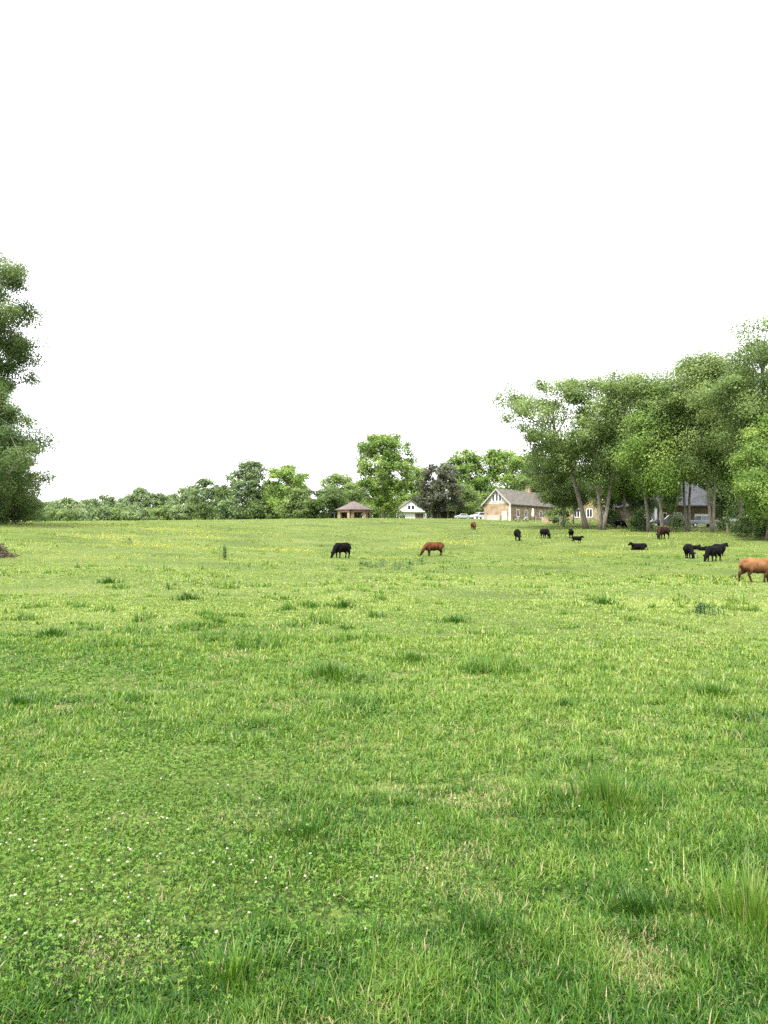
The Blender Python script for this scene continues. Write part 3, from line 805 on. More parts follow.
    # reddish garden wall in front of the gabled house
    B, rz = place(549, 150, math.radians(-3))
    root = empty('garden_wall', B, rz); tag(root, 'low reddish board wall with end posts beside the gabled brick house', 'garden wall')
    MB().box(-1.25, 1.25, -.06, .06, -.1, 1.25).build('board_panel', M['redwood'], root)
    for x in (-1.36, 1.36): MB().box(x - .1, x + .1, -.1, .1, -.1, 1.4).build('post', M['greywood'], root)

    # closed white parasol by the house wall
    B, rz = place(533, 157)
    root = empty('closed_parasol', B); tag(root, 'closed white parasol standing by the side wall of the gabled brick house', 'parasol')
    MB().tube([(0, 0, -.1), (0, 0, 2.9)], [.035, .03], 6).build('pole', M['metal'], root)
    MB().tube([(0, 0, 1.0), (0, 0, 1.15), (0, 0, 1.9), (0, 0, 2.75), (0, 0, 2.85)], [.1, .3, .24, .12, .04], 10).build('canopy', M['white'], root, smooth=True)
    # white flowering shrubs
    for px, lab in ((518, 'white flowering shrub before the side wall of the gabled brick house'), (525.5, 'white flowering shrub next to the closed white parasol')):
        B = atd(px, 156)
        root = empty('flowering_shrub', B); tag(root, lab, 'shrub', 'white flowering shrubs by the brick house')
        rng = np.random.default_rng(int(px))
        C = rng.normal(size=(260, 3)); C /= np.linalg.norm(C, axis=1, keepdims=True); C *= np.array([.62, .5, .5]) * rng.uniform(.6, 1, (260, 1)); C[:, 2] = np.abs(C[:, 2]) * 1.3 + .1
        V, q, t = leaf_cloud(C, None, C * 1.0, .14, .1, rng, np.full(260, .5))
        link('foliage', np_mesh('foliage', V, quads=q, attrs={'tint': t}), M['weed'], root)
        f = MB()
        for k in range(70): 
            p = C[rng.integers(260)] * 1.08; f.ball(p, rng.uniform(.08, .14), 6, 4)
        f.build('blossom', M['flower_white'], root)
buildings()

# ------------------------------------------------------------------ cars
def car(label, px, d, rz, paint_, kind='sedan', name='parked_car'):
    B = atd(px, d)
    root = empty(name, B, rz); tag(root, label, 'car')
    if kind == 'sedan':
        prof = [(-2.2, .35), (-2.25, .6), (-2.2, .88), (-1.4, .95), (-.85, 1.38), (.45, 1.42), (1.15, .98), (2.05, .82), (2.2, .62), (2.18, .35)]
        gl = [(-1.2, .97), (-.78, 1.32), (.4, 1.36), (.98, .98)]; ww, tz = .88, 1.42
    elif kind == 'suv':
        prof = [(-2.2, .4), (-2.25, .7), (-2.2, 1.05), (-2.0, 1.7), (-1.7, 1.78), (.35, 1.76), (1.05, 1.15), (2.05, 1.02), (2.2, .8), (2.18, .4)]
        gl = [(-1.95, 1.12), (-1.78, 1.64), (.28, 1.66), (.88, 1.15)]; ww, tz = .92, 1.78
    else:
        prof = [(-2.6, .5), (-2.65, 1.0), (-.75, 1.05), (-.6, 1.75), (.55, 1.78), (1.2, 1.15), (2.45, 1.05), (2.6, .85), (2.58, .45)]
        gl = [(-.5, 1.12), (-.45, 1.66), (.5, 1.68), (1.05, 1.16)]; ww, tz = .95, 1.78
    mb = MB(); n = len(prof)
    ys = [(-ww, .0), (-ww + .06, 1.0)]
    def ring(y, tuck):
        return [(x, y * (1 - .16 * max(0, (z - .95)) / .8), z) for x, z in prof]
    vs = ring(-ww, 0) + ring(ww, 0)
    mb.add(vs, [tuple(range(n)), tuple(range(n, 2 * n))[::-1]] + [(i, i + n, (i + 1) % n + n, (i + 1) % n) for i in range(n)])
    mb.build('body', paint_, root, bevel=.05)
    def wy(z): return ww * (1 - .16 * max(0, z - .95) / .8)
    for s in (-1, 1):
        g = MB(); k = len(gl)
        v = [(x, s * (wy(z) + .012), z) for x, z in gl] + [(x, s * (wy(z) - .05), z) for x, z in gl]
        g.add(v, [tuple(range(k)), tuple(range(k, 2 * k))[::-1]] + [(i, i + k, (i + 1) % k + k, (i + 1) % k) for i in range(k)])
        g.build('side_window', M['glass'], root)
    # front and rear screens follow the profile
    i0 = max(range(n), key=lambda i: prof[i][1] + (0.01 * prof[i][0]))
    fr = [p for p in prof if p[0] > 0 and p[1] > .9][:2]
    (xa, za), (xb, zb) = fr[0], fr[1]
    def screen(xa, za, xb, zb, nm, sgn):
        q = MB(); a0, a1 = .12, .88
        P1 = (xa + (xb - xa) * a0, za + (zb - za) * a0); P2 = (xa + (xb - xa) * a1, za + (zb - za) * a1)
        o = .015 * sgn
        v = [(P1[0] + o, -wy(P1[1]) + .1, P1[1] + .01), (P1[0] + o, wy(P1[1]) - .1, P1[1] + .01), (P2[0] + o, wy(P2[1]) - .1, P2[1] + .01), (P2[0] + o, -wy(P2[1]) + .1, P2[1] + .01)]
        v2 = [(x - .05 * sgn, y, z - .03) for x, y, z in v]
        q.add(v + v2, [(0, 1, 2, 3), (7, 6, 5, 4), (0, 4, 5, 1), (1, 5, 6, 2), (2, 6, 7, 3), (3, 7, 4, 0)])
        q.build(nm, M['glass'], root)
    screen(xa, za, xb, zb, 'windscreen', 1)
    wx = (-1.35, 1.38) if kind != 'pickup' else (-1.65, 1.65)
    for x in wx:
        for s in (-1, 1):
            t = MB(); t.tube([(x, s * (ww - .2), .34), (x, s * (ww + .02), .34)], [.34, .34], 14); ty = t.build('wheel', M['rubber'], root)
            r = MB(); r.tube([(x, s * (ww + .0), .34), (x, s * (ww + .03), .34)], [.2, .19], 12); r.build('rim', M['metal'], ty)
    fx = prof[-2][0]
    for s in (-1, 1):
        MB().box(fx - .12, fx + .03, s * (ww - .2) - .16, s * (ww - .2) + .16, .62, .76).build('headlight', M['lamp'], root)
    return root

car('silver car with its side turned, parked right of the carport', 463, 196, math.radians(175), M['car_silver'])
car('white car parked against the left corner of the gabled brick house', 479, 188, math.radians(215), M['car_white'], 'suv')
car('dark teal grey pickup parked in the shade behind the crossing trunks', 702, 113, math.radians(8), M['car_teal'], 'pickup', 'parked_truck')
car('black car parked in the shade at the right end of the wood', 737, 106, math.radians(200), M['car_dark'])
car('dark car parked behind the thin pale trunk in the wood', 670, 120, math.radians(172), M['car_dark'], 'suv')

# ------------------------------------------------------------------ wire fence along the wood
def fence():
    pts = [(536, 146), (560, 133), (590, 121), (618, 113), (642, 108), (672, 103.5), (700, 100), (727, 95), (751, 88), (778, 81)]
    P = [atd(px, d) for px, d in pts]
    root = empty('wire_fence', P[0]); tag(root, 'wire fence on thin weathered posts along the foot of the wood', 'fence')
    o = P[0]
    for p in P:
        q = p - o
        MB().tube([(q.x, q.y, q.z - .3), (q.x, q.y, q.z + 1.25)], [.07, .06], 7).build('post', M['greywood'], root)
    for h in (.35, .65, .95, 1.15):
        m = MB()
        for a, b in zip(P[:-1], P[1:]):
            a_, b_ = a - o, b - o; c = a_.lerp(b_, .5)
            m.tube([(a_.x, a_.y, a_.z + h), (c.x, c.y, c.z + h - .04), (b_.x, b_.y, b_.z + h)], [.006] * 3, 4, cap=False)
        m.build('wire', M['wire'], root)
fence()

# ------------------------------------------------------------------ cattle
def cow_mesh(pose='graze', head_yaw=0.0, walk=0.0, voxel=0.03):
    mb = MB()
    L = -0.0
    lying = pose == 'lie'
    dz = -0.47 if lying else 0.0
    def S(p, r, sy=1.0, sx=1.0, sz=1.0): mb.ball((p[0], p[1], p[2]), r, 14, 10, sx, sy, sz)
    def chain(pts):
        for (p, r), (q, s) in zip(pts[:-1], pts[1:]):
            p, q = Vector(p), Vector(q); n = max(2, int((q - p).length / (min(r, s) * .35)))
            for k in range(n + 1):
                t = k / n; mb.ball(tuple(p.lerp(q, t)), r + (s - r) * t, 10, 8)
    for x, z, r, sy in [(-.84, 1.0, .24, .9), (-.68, .98, .33, .86), (-.45, .94, .37, .86), (-.2, .9, .4, .88), (.05, .88, .41, .88), (.3, .88, .4, .82), (.52, .92, .37, .74), (.68, .88, .32, .66)]:
        S((x, 0, z + dz), r, sy)
    S((.72, 0, .72 + dz), .24, .75)
    S((-.62, 0, 1.2 + dz), .12, 1.5, 2.4, .7); S((.42, 0, 1.2 + dz), .12, .8, 2.0, .8)
    for s in (-1, 1): S((-.8, s * .2, 1.12 + dz), .1)
    cy = math.sin(head_yaw)
    if pose == 'graze':
        nk = [((.66, 0, 1.02), .27), ((.92, .05 * cy, .86), .23), ((1.1, .14 * cy, .66), .175), ((1.24, .2 * cy, .48), .15)]
        hd = [((1.26, .2 * cy, .46), .165), ((1.37, .26 * cy, .28), .128), ((1.46, .3 * cy, .13), .108)]
        ear = (1.2, .2 * cy, .5)
    elif pose == 'lie':
        nk = [((.64, 0, 1.02 + dz), .27), ((.9, .1 * cy, 1.16 + dz), .2), ((1.08, .2 * cy, 1.26 + dz), .15)]
        hd = [((1.1, .22 * cy, 1.28 + dz), .17), ((1.27, .34 * cy, 1.19 + dz), .135), ((1.4, .42 * cy, 1.11 + dz), .115)]
        ear = (1.05, .2 * cy, 1.36 + dz)
    else:
        nk = [((.66, 0, 1.04), .27), ((.92, .1 * cy, 1.14), .2), ((1.1, .2 * cy, 1.24), .155)]
        hd = [((1.12, .22 * cy, 1.26), .17), ((1.29, .36 * cy, 1.15), .135), ((1.42, .46 * cy, 1.06), .115)]
        ear = (1.06, .2 * cy, 1.33)
    chain(nk); chain(hd)
    for s in (-1, 1): mb.ball((ear[0], ear[1] + s * .2, ear[2]), .07, 8, 6, .8, 1.7, 1.1)
    if lying:
        for s in (-1, 1):
            chain([((.5, s * .22, .3), .17), ((.82, s * .24, .16), .1), ((.98, s * .2, .1), .08), ((.62, s * .3, .07), .06)])
            chain([((-.6, s * .26, .36), .24), ((-.25, s * .4, .2), .16), ((-.5, s * .48, .1), .085), ((-.05, s * .5, .07), .065)])
        chain([((-1.0, 0, .55), .05), ((-1.12, .1, .25), .04), ((-1.05, .2, .08), .06)])
    else:
        for s in (-1, 1):
            sw = walk * s
            chain([((.5, s * .17, .78), .19), ((.53 + .3 * sw * .4, s * .18, .5), .1), ((.53 + .3 * sw, s * .18, .42), .085), ((.52 + .38 * sw, s * .18, .2), .058), ((.54 + .42 * sw, s * .18, .055), .066)])
            sw = -walk * s
            chain([((-.72, s * .18, .88), .25), ((-.6 + .1 * sw, s * .2, .66), .17), ((-.76 + .25 * sw, s * .19, .48), .095), ((-.82 + .34 * sw, s * .18, .42), .078), ((-.77 + .45 * sw, s * .18, .18), .056), ((-.74 + .48 * sw, s * .18, .055), .066)])
        chain([((-1.03, 0, 1.1), .05), ((-1.1, 0, .95), .042), ((-1.11, .02, .6), .035), ((-1.1, .03, .5), .06), ((-1.1, .03, .36), .035)])
    me = mb.mesh('cow_src')
    o = bpy.data.objects.new('cow_src', me); COL.objects.link(o)
    r = o.modifiers.new('r', 'REMESH'); r.mode = 'VOXEL'; r.voxel_size = voxel
    sm = o.modifiers.new('s', 'SMOOTH'); sm.factor = .5; sm.iterations = 4
    dg = bpy.context.evaluated_depsgraph_get()
    out = bpy.data.meshes.new_from_object(o.evaluated_get(dg))
    bpy.data.objects.remove(o); bpy.data.meshes.remove(me)
    out.name = 'cow'
    out.polygons.foreach_set('use_smooth', np.ones(len(out.polygons), bool))
    return out

def cattle():
    POSES = {'graze': cow_mesh('graze'), 'graze_walk': cow_mesh('graze', .7, .35), 'stand': cow_mesh('stand', .3, .2), 'lie': cow_mesh('lie', .5), 'walk': cow_mesh('stand', .0, .55)}
    # px, foot row, heading (degrees, 0 = facing right, 90 = facing away), height px, pose, coat, label
    herd = [
        (342, 558, 231, 15.6, 'graze', 'black', 'black cow grazing alone in the middle, left of the red brown cow'),
        (434, 556, 194, 14.2, 'graze', 'red', 'red brown cow grazing head down right of the lone black cow'),
        (473.5, 529.5, -86, 7.8, 'graze', 'red', 'small reddish brown cow far away in front of the parked cars'),
        (517.5, 540.5, -98, 11.6, 'graze_walk', 'black', 'narrow black cow seen end on in front of the gabled brick house'),
        (545, 538.5, -74, 10, 'graze', 'black', 'black cow grazing with its head to the right below the reddish garden wall'),
        (571, 538, 78, 9.4, 'stand', 'black', 'black cow standing behind the small walking black calf'),
        (577, 543, -14, 7.6, 'walk', 'black', 'small black calf walking right, overlapping the cow behind it'),
        (639, 550, 172, 8.0, 'lie', 'black', 'black cow lying alone in the grass with its head raised to the left'),
        (603, 527.5, 200, 7.0, 'stand', 'black', 'black cow in deep shade at the foot of the double trunk cottonwood'),
        (620, 528.5, 12, 8.0, 'graze', 'black', 'black cow standing in shade right of the double trunk cottonwood'),
        (663, 539, 218, 12.4, 'graze_walk', 'darkbrown', 'dark brown cow grazing in front of the thin pale trunks'),
        (689, 558.5, -104, 14.8, 'graze_walk', 'black', 'black cow with its rump turned, tail to the left, beside the two lying cows'),
        (696, 549.5, 20, 5.0, 'lie', 'black', 'left one of the two black calves lying behind the turned black cow'),
        (702, 550.5, 5, 4.6, 'lie', 'black', 'right one of the two black calves lying behind the turned black cow'),
        (713.5, 561.5, 216, 16, 'graze', 'black', 'large black cow grazing head left, legs apart, left of the brown cow'),
        (719.5, 556, 25, 13.4, 'walk', 'black', 'black cow mostly hidden behind the large grazing one, only its head and back showing'),
        (757.5, 582.5, 2, 27, 'walk', 'brown', 'big light brown cow walking out of the right edge of the frame'),
    ]
    for px, py, hd, hpx, pose, coat, lab in herd:
        P = at(px, py)
        nat = {'graze': 1.3, 'graze_walk': 1.3, 'stand': 1.42, 'walk': 1.42, 'lie': .95}[pose]
        sc = hpx * P.y / F / nat
        me = POSES[pose].copy() if coat != 'x' else None
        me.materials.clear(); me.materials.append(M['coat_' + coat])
        o = bpy.data.objects.new('cow', me); COL.objects.link(o)
        ax = math.radians(hd)
        o.location = (P.x, P.y, P.z - .01); o.rotation_euler = (0, 0, ax); o.scale = (sc * .87, sc, sc)
        print('cow', px, 'd=%.1f scale=%.2f' % (P.y, sc))
        tag(o, lab, 'calf' if 'calf' in lab or 'calves' in lab else 'cow', 'cattle in the pasture')
cattle()

# ------------------------------------------------------------------ grass
def blades(P, h, wd, az, lean, curve, tint, dry, segs=3):
    n = len(P)
    D = np.stack([np.cos(az), np.sin(az), np.zeros(n)], 1)
    Sd = np.stack([-np.sin(az), np.cos(az), np.zeros(n)], 1)
    rows = []
    ts = np.linspace(0, 1, segs + 1)
    pos = P.copy(); ang = lean.copy()
    for k, t in enumerate(ts):
        if k:
            st = (h / segs)[:, None]
            pos = pos + st * (np.sin(ang)[:, None] * D + np.cos(ang)[:, None] * np.array([0, 0, 1.0]))
            ang = ang + curve / segs
        wk = (wd * (1 - t ** 1.7) * 0.5)[:, None]
        if k < segs: rows += [pos - Sd * wk, pos + Sd * wk]
        else: rows += [pos]
    V = np.stack(rows, 1)
    m = V.shape[1]
    base = (np.arange(n) * m)[:, None]
    quads = [base + np.array([[2 * k, 2 * k + 1, 2 * k + 3, 2 * k + 2]]) for k in range(segs - 1)]
    k = segs - 1
    tris = base + np.array([[2 * k, 2 * k + 1, 2 * k + 2]])
    q = np.concatenate(quads) if quads else np.zeros((0, 4), int)
    return V.reshape(-1, 3), q, tris, np.repeat(tint, m), np.repeat(dry, m)

def join(parts):
    off = 0; Vs, Q, T, A, Dr = [], [], [], [], []
    for V, q, t, a, d in parts:
        Vs.append(V); Q.append(q + off); T.append(t + off); A.append(a); Dr.append(d); off += len(V)
    return np.concatenate(Vs), np.concatenate(Q), np.concatenate(T), np.concatenate(A), np.concatenate(Dr)

def clover_mask(X, Y):
    """where clover takes over from grass: mostly the near left"""
    n = fbm(X / 1.6 + 3, Y / 2.4 + 7, 41, 3)
    side = np.clip((0.8 - X / np.maximum(Y, 1) * 2.2) * 0.5, 0, 1)
    near = np.clip(1.3 - np.abs(Y - 4.8) / 7.0, 0, 1)
    return np.clip((n - 0.5) * 4 * (0.25 + near * side) + side * near * 0.95 - 0.34, 0, 1) * np.clip((10.5 - Y) / 3.5, 0, 1) * np.clip((Y - 2.55) / 0.5, 0, 1)

def grass():
    rng = RNG
    parts = []
    # rings: distance range, density law from the ring's far end, so blades keep about a pixel's width
    rings = [(1.3, 3.2, 0.85), (3.2, 5, 1.1), (5, 8, 1.6), (8, 13, 2.6), (13, 22, 3.6), (22, 40, 5.0), (40, 75, 10.0), (75, 125, 12.0), (125, 215, 10.0)]
    for r0, r1, per in rings:
        # number of blades: "per" for each pixel-sized footprint
        dm = (r0 + r1) / 2
        slope = 0.0 if dm < 60 else 0.035
        pxm2 = (F / dm) ** 2 * (EYE / dm if dm < 60 else 0.038)
        half = 0.62
        area = half * (r1 * r1 - r0 * r0) + 2.4 * (r1 - r0)
        n = int(area * pxm2 * per)
        # tussocks: blades gather round clump centres that share lean, tone and height
        per_c = 9 if dm < 13 else 7
        ncl = max(10, n // per_c)
        cY = np.sqrt(rng.uniform(r0 * r0, r1 * r1, ncl)); cX = rng.uniform(-1, 1, ncl) * (cY * half + 1.2)
        ci = rng.integers(0, ncl, n)
        csd = 0.010 + 0.0045 * dm
        ox, oy = rng.normal(0, csd, n), rng.normal(0, csd, n)
        X = cX[ci] + ox; Y = np.maximum(cY[ci] + oy, 1.0)
        Z = ground(X, Y)
        cl = clover_mask(X, Y)
        keep = rng.random(n) > cl * 0.5
        big = fbm(X / 0.9 + 3.3, Y / 0.9 + 8.1, 5, 3)
        wide = fbm(X / 3.4 + 13.3, Y / 4.2 + 2.1, 15, 3)
        vw = fbm(X / 16 + 1.3, Y / 11 + 4.1, 25, 3)
        fine = fbm(X / 0.22 + 5, Y / 0.22, 77, 2)
        if dm > 13: big = fbm(X / 0.55 + 3.3, Y / 0.7 + 8.1, 5, 2) - .05
        tuft = np.clip((big - 0.58) * 9, 0, 1) * np.clip((wide - 0.38) * 4, 0, 1)
        gap = np.clip((0.4 - fine) * 7, 0, 1) if dm < 13 else 0.0
        keep &= rng.random(n) > gap * .75
        h = (0.03 + 0.05 * wide + 0.04 * fine + 0.10 * tuft) * rng.uniform(0.5, 1.3, n) * rng.uniform(.6, 1.35, ncl)[ci]
        if dm > 13: h = h * (0.55 + 0.6 * tuft)
        elif dm > 5: h = h * 0.8
        else: h = h * 0.86
        tall = rng.random(n) < 0.006
        h = np.where(tall, h * 1.9 + .04, h)
        h *= 1 - 0.4 * cl
        px = Y / F
        wd = np.maximum(rng.uniform(0.0032, 0.0085, n), px * rng.uniform(0.8, 1.35, n))
        wd = np.where(tall, wd * .55, wd)
        caz = rng.uniform(0, 2 * math.pi, ncl)[ci]
        az = np.where(rng.random(n) < .55, np.arctan2(oy, ox) + rng.normal(0, .6, n), caz + rng.normal(0, .7, n))
        lean = np.abs(rng.normal(0.25, 0.42, n)); curve = rng.uniform(0.2, 2.0, n)
        flop = rng.random(n) < (.42 if dm < 8 else .3)
        lean = np.where(flop, rng.uniform(.8, 1.3, n), lean); curve = np.where(flop, rng.uniform(0, .8, n), curve)
        curve = np.where(tall, curve * .3, curve); lean = np.where(tall, lean * .3, lean)
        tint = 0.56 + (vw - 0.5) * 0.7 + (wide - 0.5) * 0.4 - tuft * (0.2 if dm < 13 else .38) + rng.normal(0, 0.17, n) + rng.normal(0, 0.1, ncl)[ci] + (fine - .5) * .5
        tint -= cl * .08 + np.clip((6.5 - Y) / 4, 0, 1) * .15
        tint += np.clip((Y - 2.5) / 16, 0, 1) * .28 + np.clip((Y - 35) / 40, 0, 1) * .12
        bare = np.clip((fbm(X / .5 + 40, Y / .5 + 9, 61, 2) - .68) * 8, 0, 1)
        dry = (rng.random(n) < 0.045 + bare * .3).astype(float) * rng.uniform(.4, .9, n) * np.where(tall, .3, 1)
        h *= 1 - .35 * bare
        segs = 4 if dm < 4 else 3 if dm < 9 else 2 if dm < 40 else 1
        k = keep
        P = np.stack([X, Y, Z - 0.004], 1)
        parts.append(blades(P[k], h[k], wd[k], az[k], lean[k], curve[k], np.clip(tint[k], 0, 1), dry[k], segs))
        print('ring', r0, r1, n)
    V, q, t, a, d = join(parts)
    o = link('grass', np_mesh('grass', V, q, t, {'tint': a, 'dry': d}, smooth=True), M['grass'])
    tag(o, 'grazed green grass covering the whole pasture', None, kind='stuff')

    # clover leaves
    n = 260000
    Y = np.sqrt(rng.uniform(1.5 ** 2, 15 ** 2, n) * rng.uniform(.05, 1, n) + 1.7); X = rng.uniform(-1, 1, n) * (Y * .6 + 1)
    cl = clover_mask(X, Y)
    k = rng.random(n) < cl * .7
    X, Y, cl = X[k], Y[k], cl[k]; n = len(X)
    hh = rng.uniform(.02, .075, n) * (0.7 + .6 * vnoise(X / .4, Y / .4, 91))
    C0 = np.stack([X, Y, ground(X, Y) + hh], 1)
    rot = rng.uniform(0, 6.28, n)
    nrm = rng.normal(size=(n, 3)) * .5 + np.array([0, 0, 1]); nrm /= np.linalg.norm(nrm, axis=1, keepdims=True)
    sz = rng.uniform(.005, .010, n) * np.clip(Y / 5, .9, 2.0)
    tb = np.clip(.5 + (vnoise(X / .7, Y / .7, 93) - .5) * .5 + rng.normal(0, .17, n), 0, 1)
    Vs, Qs, As = [], [], []
    for j in range(3):
        aa = rot + j * 2.094
        t1 = np.stack([np.cos(aa), np.sin(aa), np.zeros(n)], 1); t1 -= nrm * (t1 * nrm).sum(1, keepdims=True)
        t2 = np.cross(nrm, t1); s = sz[:, None]
        V = np.stack([C0, C0 + t1 * s * .75 + t2 * s * .55 + nrm * s * .18, C0 + t1 * s * 1.45, C0 + t1 * s * .75 - t2 * s * .55 + nrm * s * .18], 1).reshape(-1, 3)
        Vs.append(V); Qs.append(np.arange(4 * n).reshape(n, 4) + j * 4 * n); As.append(np.repeat(tb, 4))
    o = link('clover', np_mesh('clover', np.concatenate(Vs), np.concatenate(Qs), None, {'tint': np.concatenate(As)}), M['clover'])
    tag(o, 'low clover leaves spreading through the near grass', None, kind='stuff')

    # buttercups in drifts over the middle of the field
    n = 420000
    Y = np.sqrt(rng.uniform(16 ** 2, 120 ** 2, n)); X = rng.uniform(-1, 1, n) * Y * .6
    f = fbm(X / 9 + 3, Y / 7 + 1, 55, 3) + .13 * np.exp(-((Y - 38) / 9) ** 2) * (X > -3) + .06 * np.exp(-((Y - 70) / 9) ** 2) * (X < 0); k = rng.random(n) < np.clip((f - .57) * 6, 0, 1) * .27 * np.clip((Y - 14) / 18, 0, 1) * np.clip((115 - Y) / 45, 0, 1)
    X, Y = X[k], Y[k]; n = len(X)
    C = np.stack([X, Y, ground(X, Y) + rng.uniform(.1, .19, n)], 1)
    s = (np.clip(Y / F * .2, .008, .03))
    V, q, t = leaf_cloud(C, None, np.tile([0, -.2, 1.0], (n, 1)), 1, 1, rng, np.full(n, .5))
    V = (V.reshape(n, 4, 3) - C[:, None]) * s[:, None, None] + C[:, None]
    o = link('buttercups', np_mesh('buttercups', V.reshape(-1, 3), q, None, {'tint': t}), M['buttercup'])
    tag(o, 'yellow buttercups scattered in drifts across the pasture', None, kind='stuff')
grass()

# tall tufts and weeds that stand out one by one
def tuft(label, px, py, hgt, spread, n, tint, seed, name='grass_tuft', stalks=0, droop=1.0, wpx=1.0):
    rng = np.random.default_rng(seed)
    B = at(px, py)
    r = np.abs(rng.normal(0, .5, n)) * spread; th = rng.uniform(0, 6.28, n)
    P = np.stack([r * np.cos(th), r * np.sin(th), np.zeros(n)], 1)
    P[:, 2] = ground(P[:, 0] + B.x, P[:, 1] + B.y) - B.z - .005
    h = hgt * rng.uniform(.45, 1.0, n) * np.clip(1.1 - r / spread * .35, .4, 1)
    wd = np.maximum(rng.uniform(.003, .006, n), B.y / F * .9 * wpx)
    az = th + rng.normal(0, .7, n)
    lean = np.clip(r / spread * .5, 0, .8) + np.abs(rng.normal(0, .12, n)); cur = rng.uniform(.1, 1.0, n) * droop
    ti = np.clip(tint + (.1 if B.y > 6 else .04) + rng.normal(0, .17, n), 0, 1); dr = (rng.random(n) < .04) * .7
    parts = [blades(P, h, wd, az, lean, cur, ti, dr.astype(float), 4)]
    if stalks:
        rs = np.abs(rng.normal(0, .5, stalks)) * spread * 1.1; ts = rng.uniform(0, 6.28, stalks)
        Q = np.stack([rs * np.cos(ts), rs * np.sin(ts), np.zeros(stalks)], 1); Q[:, 2] = ground(Q[:, 0] + B.x, Q[:, 1] + B.y) - B.z
        parts.append(blades(Q, hgt * rng.uniform(1.0, 1.6, stalks), np.full(stalks, max(.003, B.y / F * .45)), ts, np.abs(rng.normal(0, .08, stalks)), rng.uniform(0, .25, stalks), np.full(stalks, .3), np.full(stalks, .15), 4))
    V, q, t, a, d = join(parts)
    o = link(name, np_mesh(name, V, q, t, {'tint': a, 'dry': d}, smooth=True), M['grass'])
    o.location = B
    tag(o, label, 'grass tuft', 'grass tufts standing out of the pasture')
    return o
tuft('tall wispy grass tuft with seed stalks in the near right of the pasture', 606, 806, .24, .42, 380, .32, 1, stalks=50, droop=.7, wpx=1.25)
tuft('long bladed grass tuft closest to the viewer, left of the middle', 232, 992, .19, .26, 240, .38, 2, droop=1.2, wpx=1.6)
tuft('tall dense grass stand at the near right edge', 752, 935, .3, .4, 420, .45, 3, stalks=30, droop=.6, wpx=1.5)
tuft('dark grass tuft halfway down the left middle of the pasture', 330, 679, .26, .5, 420, .2, 4, stalks=10)
tuft('dark grass tuft at the middle right, nearer than the twin weeds', 712, 697, .2, .6, 420, .2, 5)
tuft('dark thick grass patch left of the wispy seed tuft', 305, 838, .11, .95, 800, .14, 6)
tuft('dark grass patch in the near middle, below the wispy seed tuft', 486, 938, .11, .4, 750, .06, 7)
tuft('grass patch of dark blades between the dense stand and the near middle patch', 640, 915, .11, .35, 560, .06, 8)
tuft('small dark tuft below the lone black cow', 344, 608, .3, .5, 160, .08, 9)
tuft('dark tuft at the left, above the dark line of tufts', 188, 600, .3, .55, 160, .1, 10)
tuft('small dark tuft left of the tuft above the dark line', 110, 583, .3, .55, 130, .1, 11)
tuft('flat dark tuft near the left edge, upper one of two', 52, 636, .2, .6, 220, .06, 12)
tuft('flat dark tuft near the left edge, lower one of two', 20, 706, .14, .35, 260, .03, 13)
tuft('dark tuft right of the middle, behind the middle right tuft', 603, 604, .24, .7, 170, .1, 14)
tuft('dark tuft in the middle distance, below the red brown cow', 455, 622, .22, .6, 160, .12, 15)
tuft('thin stalked tuft in the middle right distance', 565, 707, .1, .22, 160, .0, 16)
tuft('green tuft standing left of the middle at mid distance', 412, 662, .2, .6, 240, .2, 17)

def weed(label, px, py, hgt, spread, leaves, seed, name='weed_plant', stem=True):
    rng = np.random.default_rng(seed)
    B = at(px, py)
    root = empty(name, B); tag(root, label, 'weed', 'dark weeds standing in the pasture')
    mb = MB(); tops = []
    for k in range(max(1, int(leaves / 26))):
        x, y = rng.normal(0, spread * .35, 2); hh = hgt * rng.uniform(.6, 1)
        mb.tube([(x, y, -.03), (x * .98, y, hh * .5), (x, y * 1.02, hh)], [.008, .006, .003], 5); tops.append((x, y, hh))
    mb.build('stem', M['weed'], root)
    C = []
    for k in range(leaves):
        x, y, hh = tops[rng.integers(len(tops))]; t = rng.uniform(.12, 1); th = rng.uniform(0, 6.28); rr = spread * .45 * (1.1 - t) * rng.uniform(.3, 1)
        C.append((x + rr * math.cos(th), y + rr * math.sin(th), hh * t))
    C = np.array(C); s = max(.02, B.y / F * .55)
    V, q, t = leaf_cloud(C, None, np.tile([0, -.2, .8], (len(C), 1)), s * 1.3, s * .6, rng, np.full(len(C), .35))
    link('leaves', np_mesh('leaves', V, q, None, {'tint': t}), M['weed'], root)
weed('upright dark thistle standing alone in the left half of the field', 225, 560, 1.05, .34, 320, 1)
weed('small upright thistle left of the lone one, nearer the far hedge', 130, 545, .85, .9, 150, 2)
weed('leafy dark weed left of its low broad neighbour, below the brown cow', 687, 603, .3, .32, 90, 3)
weed('low broad grey green weed clump below the brown cow', 704, 614, .26, .42, 420, 4)
for i, (px, py, h, lab) in enumerate([(364, 566, .3, 'leftmost small weed of the patch between the two grazing cows'), (374, 568, .34, 'low weed second from the left in the patch between the two grazing cows'),
                                      (386, 567, .62, 'tall dark weed rising highest in the patch between the two grazing cows'), (396, 570, .42, 'weed just right of the tallest one in the patch between the cows'),
                                      (407, 569, .5, 'bushy weed right of the middle of the patch between the cows'), (418, 565, .58, 'rightmost dark weed of the patch, below the red brown cow')]):
    weed(lab, px, py, h * 1.3, .75, 200, 20 + i)
weed('tiny dark weed at the left, beyond the brush pile', 78, 568, .3, .3, 40, 31)

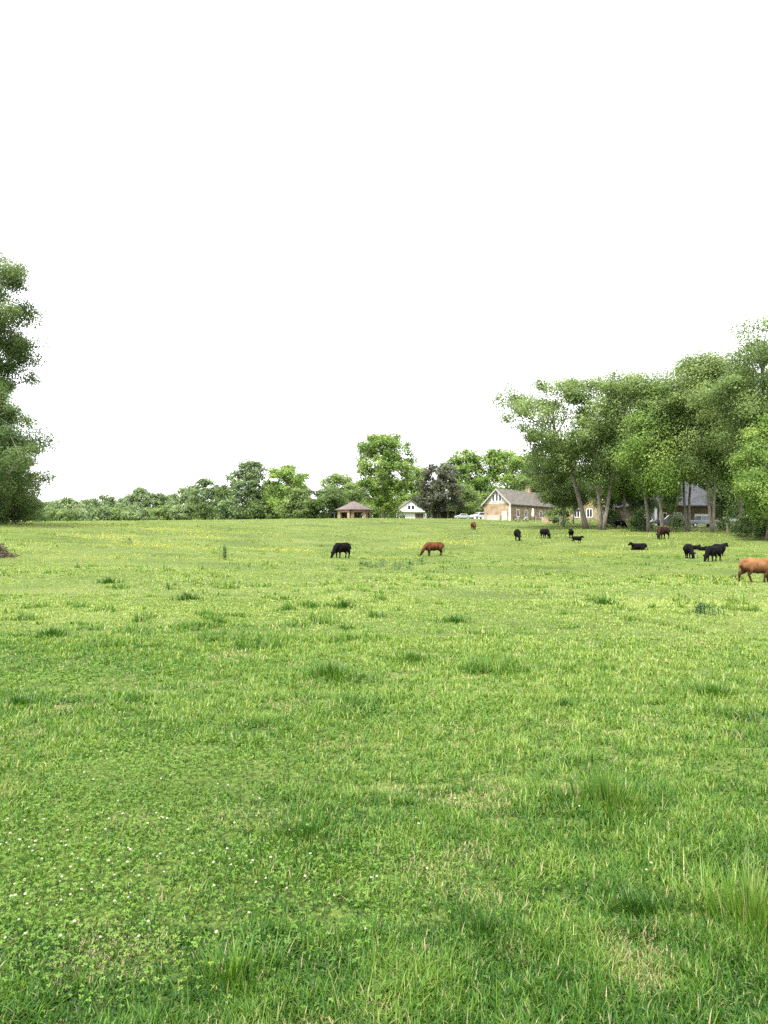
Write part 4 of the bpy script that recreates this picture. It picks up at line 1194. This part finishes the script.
# white clover flower heads
def clover_flowers():
    mb = MB(); mb.tube([(0, 0, -.01), (.004, 0, .05), (0, 0, .1)], [.0016] * 3, 5)
    stem = mb.mesh('flower_stem'); stem.materials.append(M['clover'])
    hb = MB()
    rng = np.random.default_rng(3)
    for k in range(26):
        v = rng.normal(size=3); v /= np.linalg.norm(v); v[2] = abs(v[2]) * .9 - .15
        hb.ball((v[0] * .0075, v[1] * .0075, .104 + v[2] * .0075), .0042, 5, 4)
    head = hb.mesh('flower_head', True); head.materials.append(M['flower_white'])
    cnt = 0
    while cnt < 140:
        px = rng.uniform(-10, 780) if rng.random() < .3 else abs(rng.normal(0, 150)); py = rng.uniform(640, 960) if rng.random() < .45 else rng.normal(860, 45)
        if py > 930 and rng.random() < .6: continue
        P = at(px, py)
        if float(clover_mask(P.x, P.y)) < .25 and rng.random() < .8: continue
        r = bpy.data.objects.new('clover_flower', None); COL.objects.link(r)
        r.empty_display_size = .05
        r.location = P; r.rotation_euler = (rng.normal(0, .15), rng.normal(0, .15), rng.uniform(0, 6))
        r.scale = (rng.uniform(.45, .72) * (1 + max(0, P.y - 5) * .05),) * 3
        tag(r, 'small round white clover flower on a thin stem in the near grass', 'flower', 'white clover flowers in the near grass')
        a = bpy.data.objects.new('flower_stem', stem); COL.objects.link(a); a.parent = r
        b = bpy.data.objects.new('flower_head', head); COL.objects.link(b); b.parent = r
        cnt += 1
clover_flowers()

# heap of dead brush at the left edge
def brush():
    rng = np.random.default_rng(8)
    B = at(-6, 557)
    root = MB()
    for k in range(420):
        th = rng.uniform(0, 6.28); r = abs(rng.normal(0, .8)); hh = max(.05, .75 * math.exp(-(r / .9) ** 2)) * rng.uniform(.2, 1.0)
        c = Vector((r * math.cos(th) * .75, r * math.sin(th) * .8, hh)); dirv = Vector((rng.normal(), rng.normal(), rng.normal() * .35)).normalized() * rng.uniform(.2, .5)
        k2 = Vector(rng.normal(size=3)) * .08
        root.tube([c - dirv, c + k2, c + dirv], [.022, .018, .008], 4)
    o = root.build('brush_pile', M['twig']); o.location = B
    tag(o, 'heap of dead dark brown brush lying in the grass at the left edge', 'brush pile')
brush()
